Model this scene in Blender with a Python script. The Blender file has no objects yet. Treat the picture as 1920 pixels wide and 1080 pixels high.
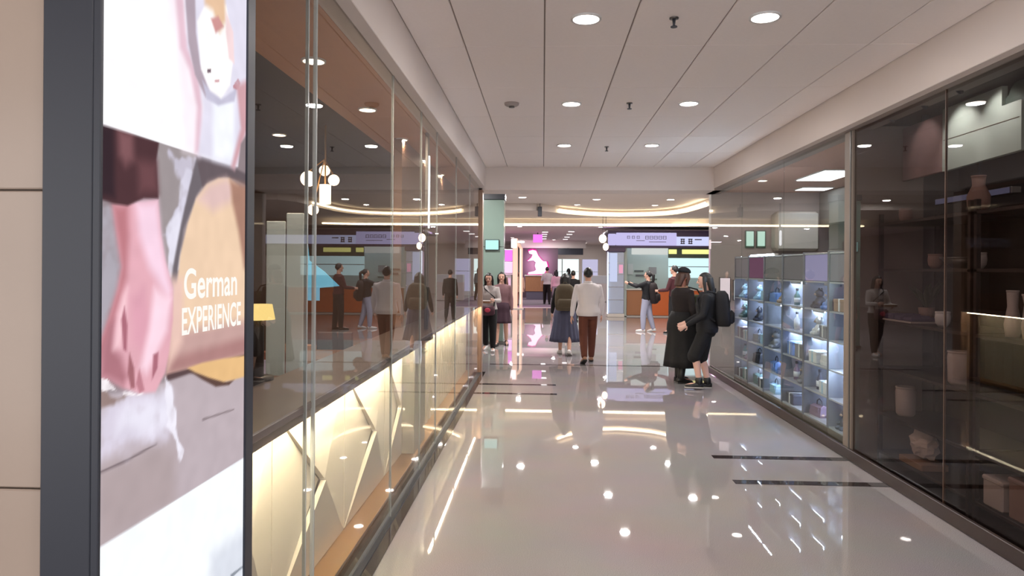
import bpy, bmesh, math, random
import numpy as np
from mathutils import Vector, Matrix

# ----------------------------------------------------------------------------
# camera, world, exposure, large fill lamps
# ----------------------------------------------------------------------------
scene = bpy.context.scene
col = scene.collection
RAD = math.radians

cam_data = bpy.data.cameras.new('camera')
cam_data.sensor_width = 36.0
cam_data.lens = 36.0 * 1300.0 / 1920.0
cam_data.shift_y = -37.0 / 1920.0
cam_data.clip_start = 0.05
cam_data.clip_end = 200
camera = bpy.data.objects.new('camera', cam_data)
col.objects.link(camera)
camera.matrix_world = (Matrix.Translation((0, 0, 1.7)) @ Matrix.Rotation(math.atan(58 / 1300), 4, 'Z')
                       @ Matrix.Rotation(RAD(90), 4, 'X') @ Matrix.Rotation(RAD(0.4), 4, 'Z'))
scene.camera = camera

world = bpy.data.worlds.new('world')
scene.world = world
world.use_nodes = True
world.node_tree.nodes['Background'].inputs[0].default_value = (0.80, 0.775, 0.775, 1)
world.node_tree.nodes['Background'].inputs[1].default_value = 2.75

vs = scene.view_settings
vs.view_transform = 'Standard'
vs.look = 'None'
vs.gamma = 1.0
vs.use_curve_mapping = False
vs.exposure = 0.1
scene.cycles.transparent_max_bounces = 16
scene.cycles.max_bounces = 8

DOWNLIGHT_W = 12.5       # each recessed lamp of the corridor
ATRIUM_W = 68.0
RESTAURANT_W = 34.0


def area(name, loc, rot, sx, sy, watt, color, parent=None, disk=False):
    l = bpy.data.lights.new(name, 'AREA')
    l.shape = 'DISK' if disk else 'RECTANGLE'
    l.size = sx
    if not disk:
        l.size_y = sy
    l.energy = watt
    l.color = color
    o = bpy.data.objects.new(name, l)
    col.objects.link(o)
    o.location = loc
    o.rotation_euler = rot
    if parent:
        o.parent = parent
    return o


# ----------------------------------------------------------------------------
# materials
# ----------------------------------------------------------------------------
def lin(c):
    return tuple(((v / 255.0) / 12.92 if v / 255.0 <= 0.04045 else ((v / 255.0 + 0.055) / 1.055) ** 2.4) for v in c)


def new_mat(name):
    m = bpy.data.materials.new(name)
    m.use_nodes = True
    nt = m.node_tree
    return m, nt, nt.nodes['Principled BSDF']


def mat(name, rgb, rough=0.5, metal=0.0, emit=0.0, emit_rgb=None, noise=0.0, nscale=8.0, bump=0.0, coat=0.0, stretch=None, spec=0.5):
    m, nt, b = new_mat(name)
    c = lin(rgb)
    b.inputs['Base Color'].default_value = (*c, 1)
    b.inputs['Roughness'].default_value = rough
    b.inputs['Metallic'].default_value = metal
    b.inputs['Specular IOR Level'].default_value = spec
    if coat:
        b.inputs['Coat Weight'].default_value = coat
        b.inputs['Coat Roughness'].default_value = 0.05
    if emit:
        b.inputs['Emission Color'].default_value = (*lin(emit_rgb or rgb), 1)
        b.inputs['Emission Strength'].default_value = emit
    if noise or bump:
        tc = nt.nodes.new('ShaderNodeTexCoord')
        mp = nt.nodes.new('ShaderNodeMapping')
        if stretch:
            mp.inputs['Scale'].default_value = stretch
        nz = nt.nodes.new('ShaderNodeTexNoise')
        nz.inputs['Scale'].default_value = nscale
        nz.inputs['Detail'].default_value = 5
        nt.links.new(tc.outputs['Object'], mp.inputs['Vector'])
        nt.links.new(mp.outputs['Vector'], nz.inputs['Vector'])
        if noise:
            mx = nt.nodes.new('ShaderNodeMix')
            mx.data_type = 'RGBA'
            mx.inputs['A'].default_value = (*[v * (1 - noise) for v in c], 1)
            mx.inputs['B'].default_value = (*[min(1, v * (1 + noise)) for v in c], 1)
            nt.links.new(nz.outputs['Fac'], mx.inputs['Factor'])
            nt.links.new(mx.outputs['Result'], b.inputs['Base Color'])
        if bump:
            bp = nt.nodes.new('ShaderNodeBump')
            bp.inputs['Strength'].default_value = bump
            bp.inputs['Distance'].default_value = 0.01
            nt.links.new(nz.outputs['Fac'], bp.inputs['Height'])
            nt.links.new(bp.outputs['Normal'], b.inputs['Normal'])
    return m


def glow(name, rgb, strength):
    m = bpy.data.materials.new(name)
    m.use_nodes = True
    nt = m.node_tree
    nt.nodes.remove(nt.nodes['Principled BSDF'])
    e = nt.nodes.new('ShaderNodeEmission')
    e.inputs[0].default_value = (*lin(rgb), 1)
    e.inputs[1].default_value = strength
    nt.links.new(e.outputs[0], nt.nodes['Material Output'].inputs[0])
    return m


def glass(name, tint=(235, 240, 238), ior=1.5, gain=1.0, rough=0.0):
    """pane of glass: mirror by Fresnel on the outer face, clear otherwise"""
    m = bpy.data.materials.new(name)
    m.use_nodes = True
    nt = m.node_tree
    nt.nodes.remove(nt.nodes['Principled BSDF'])
    out = nt.nodes['Material Output']
    fr = nt.nodes.new('ShaderNodeFresnel')
    fr.inputs[0].default_value = ior
    geo = nt.nodes.new('ShaderNodeNewGeometry')
    front = nt.nodes.new('ShaderNodeMath')
    front.operation = 'SUBTRACT'
    front.inputs[0].default_value = 1.0
    nt.links.new(geo.outputs['Backfacing'], front.inputs[1])
    g = nt.nodes.new('ShaderNodeMath')
    g.operation = 'MULTIPLY'
    g.use_clamp = True
    nt.links.new(fr.outputs[0], g.inputs[0])
    g.inputs[1].default_value = gain
    k = nt.nodes.new('ShaderNodeMath')
    k.operation = 'MULTIPLY'
    nt.links.new(g.outputs[0], k.inputs[0])
    nt.links.new(front.outputs[0], k.inputs[1])
    tr = nt.nodes.new('ShaderNodeBsdfTransparent')
    tr.inputs[0].default_value = (*lin(tint), 1)
    gl = nt.nodes.new('ShaderNodeBsdfGlossy')
    gl.inputs['Roughness'].default_value = rough
    gl.inputs['Color'].default_value = (0.95, 0.95, 0.95, 1)
    mx = nt.nodes.new('ShaderNodeMixShader')
    nt.links.new(k.outputs[0], mx.inputs[0])
    nt.links.new(tr.outputs[0], mx.inputs[1])
    nt.links.new(gl.outputs[0], mx.inputs[2])
    nt.links.new(mx.outputs[0], out.inputs[0])
    return m


def granite(name, rgb, rough, speck=0.35, scale=260):
    m, nt, b = new_mat(name)
    c = lin(rgb)
    tc = nt.nodes.new('ShaderNodeTexCoord')
    n1 = nt.nodes.new('ShaderNodeTexNoise')
    n1.inputs['Scale'].default_value = scale
    n1.inputs['Detail'].default_value = 3
    n2 = nt.nodes.new('ShaderNodeTexNoise')
    n2.inputs['Scale'].default_value = 1.3
    n2.inputs['Detail'].default_value = 4
    rp = nt.nodes.new('ShaderNodeValToRGB')
    rp.color_ramp.elements[0].position = 0.36
    rp.color_ramp.elements[0].color = (*[v * (1 - speck) for v in c], 1)
    rp.color_ramp.elements[1].position = 0.62
    rp.color_ramp.elements[1].color = (*[min(1, v * (1 + speck * 0.55)) for v in c], 1)
    mx = nt.nodes.new('ShaderNodeMix')
    mx.data_type = 'RGBA'
    mx.blend_type = 'MULTIPLY'
    mx.inputs['Factor'].default_value = 0.25
    nt.links.new(tc.outputs['Object'], n1.inputs['Vector'])
    nt.links.new(tc.outputs['Object'], n2.inputs['Vector'])
    nt.links.new(n1.outputs['Fac'], rp.inputs['Fac'])
    nt.links.new(rp.outputs['Color'], mx.inputs['A'])
    nt.links.new(n2.outputs['Color'], mx.inputs['B'])
    nt.links.new(mx.outputs['Result'], b.inputs['Base Color'])
    b.inputs['Roughness'].default_value = rough
    b.inputs['Specular IOR Level'].default_value = 0.6
    return m


M = dict(
    floor=granite('polished granite', (164, 158, 159), 0.018),
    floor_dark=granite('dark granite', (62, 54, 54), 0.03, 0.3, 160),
    plaster=mat('painted plaster', (228, 218, 212), 0.75, noise=0.03, nscale=3),
    panel=mat('ceiling board', (246, 238, 235), 0.8, noise=0.03, nscale=40, bump=0.05),
    grid=mat('ceiling joint', (150, 140, 136), 0.8),
    stone=mat('tan stone', (158, 142, 129), 0.22, noise=0.08, nscale=3.5, bump=0.02),
    joint=mat('stone joint', (120, 104, 94), 0.8),
    black=mat('dark anodised metal', (40, 44, 54), 0.4, noise=0.06, nscale=3),
    metal=mat('brushed grey metal', (120, 118, 116), 0.35, 0.8),
    chrome=mat('bright metal', (190, 190, 190), 0.2, 0.9),
    ledge=mat('brown stone ledge', (96, 82, 76), 0.3, noise=0.15, nscale=5),
    facet=mat('ivory facet panel', (226, 220, 206), 0.5, noise=0.04, nscale=6),
    board=mat('ivory fluted board', (216, 206, 186), 0.5, noise=0.05, nscale=5),
    greypil=mat('grey laminate', (160, 158, 150), 0.3),
    gold=mat('brass trim', (170, 128, 78), 0.35, 0.6),
    brown_ceiling=mat('brown timber ceiling', (218, 160, 122), 0.55, noise=0.1, nscale=3, stretch=(8, 1, 1)),
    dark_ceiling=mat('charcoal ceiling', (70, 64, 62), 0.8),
    brown_wall=mat('brown veneer wall', (124, 92, 74), 0.5, noise=0.12, nscale=3, stretch=(1, 1, 6)),
    wood=mat('walnut', (98, 64, 46), 0.4, noise=0.2, nscale=6, stretch=(1, 8, 1)),
    oak=mat('oak', (164, 116, 78), 0.45, noise=0.15, nscale=5, stretch=(8, 1, 1)),
    dark_wood=mat('dark stained timber', (46, 34, 32), 0.45, noise=0.2, nscale=5),
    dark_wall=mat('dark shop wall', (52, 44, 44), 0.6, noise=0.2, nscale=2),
    white=mat('white lacquer', (228, 228, 228), 0.35),
    offwhite=mat('off white', (208, 202, 196), 0.6),
    cloth_white=mat('white cloth', (206, 202, 206), 0.85, bump=0.15, nscale=30),
    lav=mat('lavender board', (188, 182, 214), 0.5),
    led_warm=glow('warm light strip', (255, 239, 206), 140),
    led_cove=glow('cove light strip', (255, 230, 188), 11),
    led_cool=glow('cool light strip', (214, 230, 255), 210),
    lens=glow('lamp lens', (255, 240, 228), 24),
    lens_warm=glow('warm lamp lens', (255, 226, 196), 16),
    globe=glow('glowing globe', (255, 224, 190), 6),
    shade=glow('glowing shade', (255, 220, 140), 1.4),
    glass_left=glass('shopfront glass', (240, 240, 237), 1.5, 1.0),
    glass_right=glass('cabinet glass', (244, 248, 246), 1.5, 1.0),
    glass_dark=glass('dim shop glass', (216, 210, 208), 1.5, 0.85),
    glass_seam=mat('glass joint', (168, 172, 170), 0.25),
    frosted=mat('frosted glass', (206, 212, 214), 0.35),
    skin=mat('skin', (206, 160, 140), 0.55),
    hair=mat('black hair', (22, 20, 22), 0.45),
    hair_brown=mat('brown hair', (70, 44, 34), 0.5),
    eye=mat('dark eye', (20, 16, 16), 0.2),
    lips=mat('lips', (170, 96, 92), 0.5),
    blackcloth=mat('black cloth', (16, 15, 18), 0.85, noise=0.25, nscale=20, bump=0.2),
    navycloth=mat('blue black cloth', (13, 13, 20), 0.8, noise=0.2, nscale=20, bump=0.2),
    maroon=mat('maroon black cloth', (24, 14, 16), 0.85, bump=0.2),
    shoe_black=mat('black leather', (18, 17, 18), 0.4),
    shoe_white=mat('white shoe leather', (222, 220, 220), 0.5),
    sole=mat('pale rubber sole', (180, 176, 172), 0.7),
    sole_dark=mat('dark rubber sole', (28, 27, 28), 0.7),
)


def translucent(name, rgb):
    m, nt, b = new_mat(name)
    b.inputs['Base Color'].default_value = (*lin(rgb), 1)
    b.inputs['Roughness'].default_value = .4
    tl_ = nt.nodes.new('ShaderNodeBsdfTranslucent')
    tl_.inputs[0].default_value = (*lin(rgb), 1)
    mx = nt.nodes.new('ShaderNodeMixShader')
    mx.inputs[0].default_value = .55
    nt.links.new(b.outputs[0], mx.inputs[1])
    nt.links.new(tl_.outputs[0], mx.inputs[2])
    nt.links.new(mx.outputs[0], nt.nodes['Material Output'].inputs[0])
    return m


M['glare_leaf'] = translucent('glare leaf', (226, 232, 234))  # pale leaf that imitates glare in the shopfront glass


# ----------------------------------------------------------------------------
# geometry helpers
# ----------------------------------------------------------------------------
class MB:
    """collects shapes, links them as one mesh object"""
    def __init__(self):
        self.v = []
        self.f = []

    def add(self, vs_, fs_):
        o = len(self.v)
        self.v += [tuple(p) for p in vs_]
        self.f += [tuple(i + o for i in f) for f in fs_]
        return self

    def box(self, x0, x1, y0, y1, z0, z1, bev=0.0):
        lo = np.array([min(x0, x1), min(y0, y1), min(z0, z1)], float)
        hi = np.array([max(x0, x1), max(y0, y1), max(z0, z1)], float)
        c, h = (lo + hi) / 2, (hi - lo) / 2
        if bev <= 0:
            vs_ = [c + h * np.array(s) for s in ((-1, -1, -1), (1, -1, -1), (1, 1, -1), (-1, 1, -1), (-1, -1, 1), (1, -1, 1), (1, 1, 1), (-1, 1, 1))]
            return self.add(vs_, [(0, 3, 2, 1), (4, 5, 6, 7), (0, 1, 5, 4), (1, 2, 6, 5), (2, 3, 7, 6), (3, 0, 4, 7)])
        bev = min(bev, h.min() * 0.9)
        idx, vs_ = {}, []
        for sx in (-1, 1):
            for sy in (-1, 1):
                for sz in (-1, 1):
                    for a in range(3):
                        d = h - bev
                        d[a] = h[a]
                        idx[(sx, sy, sz, a)] = len(vs_)
                        vs_.append(c + d * np.array((sx, sy, sz)))
        fs_ = []
        for a in range(3):
            b_, c_ = [i for i in range(3) if i != a]
            for s in (-1, 1):
                q = []
                for sb, sc in ((-1, -1), (1, -1), (1, 1), (-1, 1)):
                    k = [0, 0, 0]
                    k[a], k[b_], k[c_] = s, sb, sc
                    q.append(idx[(*k, a)])
                fs_.append(q)
            for sb in (-1, 1):
                for sc in (-1, 1):
                    k0, k1 = [0, 0, 0], [0, 0, 0]
                    k0[a], k0[b_], k0[c_] = -1, sb, sc
                    k1[a], k1[b_], k1[c_] = 1, sb, sc
                    fs_.append([idx[(*k0, b_)], idx[(*k1, b_)], idx[(*k1, c_)], idx[(*k0, c_)]])
        for sx in (-1, 1):
            for sy in (-1, 1):
                for sz in (-1, 1):
                    fs_.append([idx[(sx, sy, sz, a)] for a in range(3)])
        return self.add(vs_, fs_)

    def loft(self, rings, cap=True):
        n = len(rings[0])
        vs_ = [p for r in rings for p in r]
        fs_ = []
        for i in range(len(rings) - 1):
            for j in range(n):
                a, b_ = i * n + j, i * n + (j + 1) % n
                fs_.append((a, b_, b_ + n, a + n))
        if cap:
            fs_.append(tuple(range(n))[::-1])
            fs_.append(tuple((len(rings) - 1) * n + j for j in range(n)))
        return self.add(vs_, fs_)

    def rings(self, spec, seg=16, cap=True, wob=None):
        """horizontal elliptic rings: (cx, cy, z, rx, ry)"""
        rs = []
        for k, (cx, cy, z, rx, ry) in enumerate(spec):
            r = []
            for j in range(seg):
                a = 2 * math.pi * j / seg
                w = 1 + (wob(a, k) if wob else 0)
                r.append((cx + rx * w * math.cos(a), cy + ry * w * math.sin(a), z))
            rs.append(r)
        return self.loft(rs, cap)

    def cyl(self, c, r, z0, z1, seg=20, r1=None):
        r1 = r if r1 is None else r1
        return self.rings([(c[0], c[1], z0, r, r), (c[0], c[1], z1, r1, r1)], seg)

    def tube(self, pts, rad, seg=10, flat=None):
        """tube through points; rad scalar or list; rounded ends; flat = (axis vector, factor)"""
        pts = [np.array(p, float) for p in pts]
        if np.isscalar(rad):
            rad = [rad] * len(pts)
        d0 = (pts[1] - pts[0]) / (np.linalg.norm(pts[1] - pts[0]) + 1e-9)
        d1 = (pts[-1] - pts[-2]) / (np.linalg.norm(pts[-1] - pts[-2]) + 1e-9)
        P = [pts[0] - d0 * rad[0] * 0.7] + pts + [pts[-1] + d1 * rad[-1] * 0.7]
        R = [rad[0] * 0.55] + list(rad) + [rad[-1] * 0.55]
        ref = np.array((0.0, 0.0, 1.0))
        if abs(d0[2]) > 0.9:
            ref = np.array((0.0, 1.0, 0.0))
        rs = []
        for i, (p, r) in enumerate(zip(P, R)):
            a, b_ = P[max(i - 1, 0)], P[min(i + 1, len(P) - 1)]
            t = (b_ - a) / (np.linalg.norm(b_ - a) + 1e-9)
            u = np.cross(ref, t)
            u /= np.linalg.norm(u) + 1e-9
            w = np.cross(t, u)
            ref = w
            ring = []
            for j in range(seg):
                an = 2 * math.pi * j / seg
                off = (u * math.cos(an) + w * math.sin(an)) * r
                if flat is not None:
                    ax = np.array(flat[0], float)
                    off = off - ax * np.dot(off, ax) * (1 - flat[1])
                ring.append(p + off)
            rs.append(ring)
        return self.loft(rs)

    def bar(self, a, b_, r):
        return self.tube([a, b_], r, 8)

    def ell(self, c, rx, ry, rz, seg=16, n=10, fn=None):
        rs = []
        for i in range(n + 1):
            t = math.pi * (0.02 + 0.96 * i / n)
            z = -math.cos(t)
            r = math.sin(t)
            ring = []
            for j in range(seg):
                a = 2 * math.pi * j / seg
                p = np.array((r * math.cos(a), r * math.sin(a), z))
                if fn:
                    p = p * fn(p)
                ring.append((c[0] + p[0] * rx, c[1] + p[1] * ry, c[2] + p[2] * rz))
            rs.append(ring)
        return self.loft(rs)

    def prism(self, poly, axis, a, b_):
        """polygon in the plane across axis, extruded from a to b"""
        def pt(u, v, w):
            return {0: (w, u, v), 1: (u, w, v), 2: (u, v, w)}[axis]
        return self.loft([[pt(u, v, a) for u, v in poly], [pt(u, v, b_) for u, v in poly]])

    def xform(self, mtx):
        self.v = [tuple(mtx @ Vector(p)) for p in self.v]
        return self

    def mesh(self, name, smooth=False, origin=(0, 0, 0)):
        me = bpy.data.meshes.new(name)
        ox, oy, oz = origin
        me.from_pydata([(x - ox, y - oy, z - oz) for x, y, z in self.v], [], self.f)
        bm = bmesh.new()
        bm.from_mesh(me)
        bmesh.ops.recalc_face_normals(bm, faces=bm.faces)
        bm.to_mesh(me)
        bm.free()
        if smooth:
            me.polygons.foreach_set('use_smooth', [True] * len(me.polygons))
        return me


def world_of(o):
    p = Vector((0, 0, 0))
    while o:
        p += o.location
        o = o.parent
    return p


def obj(name, mb, material, parent=None, smooth=False, local=False, at=None):
    """one mesh object; shapes are in world coordinates unless local"""
    if at is not None:
        org = at
    elif local or parent is None:
        org = (0, 0, 0)
    else:
        org = world_of(parent)
    me = mb.mesh(name, smooth, org)
    if material:
        me.materials.append(material)
    o = bpy.data.objects.new(name, me)
    col.objects.link(o)
    if parent:
        o.parent = parent
    elif at is not None:
        o.location = at
    return o


def tag(o, label=None, cat=None, group=None, kind=None):
    if label:
        o['label'] = label
    if cat:
        o['category'] = cat
    if group:
        o['group'] = group
    if kind:
        o['kind'] = kind
    return o


def thing(name, label, cat, loc=(0, 0, 0), group=None, rz=0.0):
    o = bpy.data.objects.new(name, None)
    o.empty_display_size = 0.1
    col.objects.link(o)
    o.location = loc
    o.rotation_euler = (0, 0, rz)
    return tag(o, label, cat, group)


def struct(name, mb, material, parent=None, label=None, cat=None, smooth=False):
    o = obj(name, mb, material, parent, smooth)
    if parent is None:
        tag(o, label, cat, None, 'structure')
    elif label:
        o['label'] = label
    return o


def copy_tree(o, parent=None):
    c = o.copy()
    col.objects.link(c)
    c.parent = parent
    for ch in list(o.children):
        copy_tree(ch, c)
    return c


rnd = random.Random(5)

# ----------------------------------------------------------------------------
# the setting: floor, ceilings, bulkheads
# ----------------------------------------------------------------------------
CEIL, SOFF = 3.336, 3.0
fl = struct('floor', MB().box(-9.5, 12.5, -4, 48, -0.12, 0), M['floor'],
            label='glossy grey speckled granite floor of the mall corridor and hall', cat='floor')
b = MB().box(-1.11, -0.925, 2.25, 11.3, -0.01, 0.006)
struct('border_band', b, M['floor_dark'], fl, 'dark granite border band along the lit counter wall')
b = MB().box(2.74, 2.9, -1, 11.8, -0.01, 0.006)
struct('border_band', b, M['floor_dark'], fl)
for x0, x1, y, w in ((1.55, 2.74, 6.37, .1), (1.54, 2.74, 5.63, .1), (-0.925, 0.2, 9.39, .09), (-0.925, 0.2, 10.13, .09), (-0.925, 2.74, 12.25, .07)):
    struct('inlay_strip', MB().box(x0, x1, y - w / 2, y + w / 2, -0.01, 0.003), M['floor_dark'], fl)
struct('threshold', MB().box(-4, 2.2, 29.9, 30.12, -0.01, 0.012), M['offwhite'], fl)
# grey carpet of the far shop beyond the threshold
carpet = mat('grey purple carpet', (112, 100, 112), 0.9, noise=0.15, nscale=60)
struct('carpet', MB().box(-8, 2.2, 30.12, 46, -0.01, 0.008), carpet, fl)

ce = struct('ceiling', MB().box(-0.97, 2.76, -4, 11.25, CEIL + 0.012, CEIL + 0.1), M['grid'],
            label='grey ceiling of long flat panels over the corridor', cat='ceiling')
xs = [-0.94, -0.585, 0, 0.585, 1.17, 1.755, 2.34, 2.72]
rows = [5.115 + 1.17 * k for k in range(-8, 6)] + [11.2]
pm = {}
for i in range(len(xs) - 1):
    for j in range(len(rows) - 1):
        g = 0.005
        x0, x1, y0, y1 = xs[i] + g, xs[i + 1] - g, rows[j] + 0.0025, rows[j + 1] - 0.0025
        key = (round(x1 - x0, 3), round(y1 - y0, 3))
        if key not in pm:
            w, d = key
            me = MB().box(-w / 2, w / 2, -d / 2, d / 2, 0, 0.02, 0.003).mesh('ceiling_panel')
            me.materials.append(M['panel'])
            pm[key] = me
        o = bpy.data.objects.new('ceiling_panel', pm[key])
        col.objects.link(o)
        o.parent = ce
        o.location = ((x0 + x1) / 2, (y0 + y1) / 2, CEIL)

struct('trim_1', MB().box(-1.12, -0.94, 1.45, 11.8, SOFF, CEIL + 0.1, 0.004), M['plaster'],
       label='pale boxed soffit along the ceiling above the glass shopfront', cat='bulkhead')
t2 = struct('trim_2', MB().box(2.72, 2.95, -4, 11.8, SOFF, CEIL + 0.1, 0.004), M['plaster'],
            label='pale boxed soffit above the glass cabinets and dark shop window', cat='bulkhead')
struct('edge_bead', MB().box(2.725, 2.95, -4, 11.8, SOFF - 0.035, SOFF), mat('bead paint', (150, 138, 132), 0.6), t2)
struct('trim_3', MB().box(-1.2, 2.95, 11.2, 11.8, 2.965, CEIL + 0.6, 0.004), M['plaster'],
       label='pale beam crossing the corridor end below the ceiling panels', cat='beam')

# ----------------------------------------------------------------------------
# stone wall and light box nearest the camera
# ----------------------------------------------------------------------------
wl = struct('wall_left', MB().box(-4.0, -1.135, 1.56, 1.66, 0, 3.4), M['joint'],
            label='tan polished stone wall beside the light box', cat='wall')
zj = [0, 0.5, 1.186, 1.872, 2.558, 3.3]
for k in range(len(zj) - 1):
    for j, (x0, x1) in enumerate(((-1.95, -1.11), (-2.8, -1.956))):
        struct('stone_tile', MB().box(x0, x1, 1.54, 1.57, zj[k] + 0.002, zj[k + 1] - 0.002, 0.003), M['stone'], wl)
struct('ceiling', MB().box(-9.5, -0.9, -4, 1.7, 3.3, 3.4), M['plaster'], label='plain ceiling in front of the stone wall', cat='ceiling')

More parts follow.
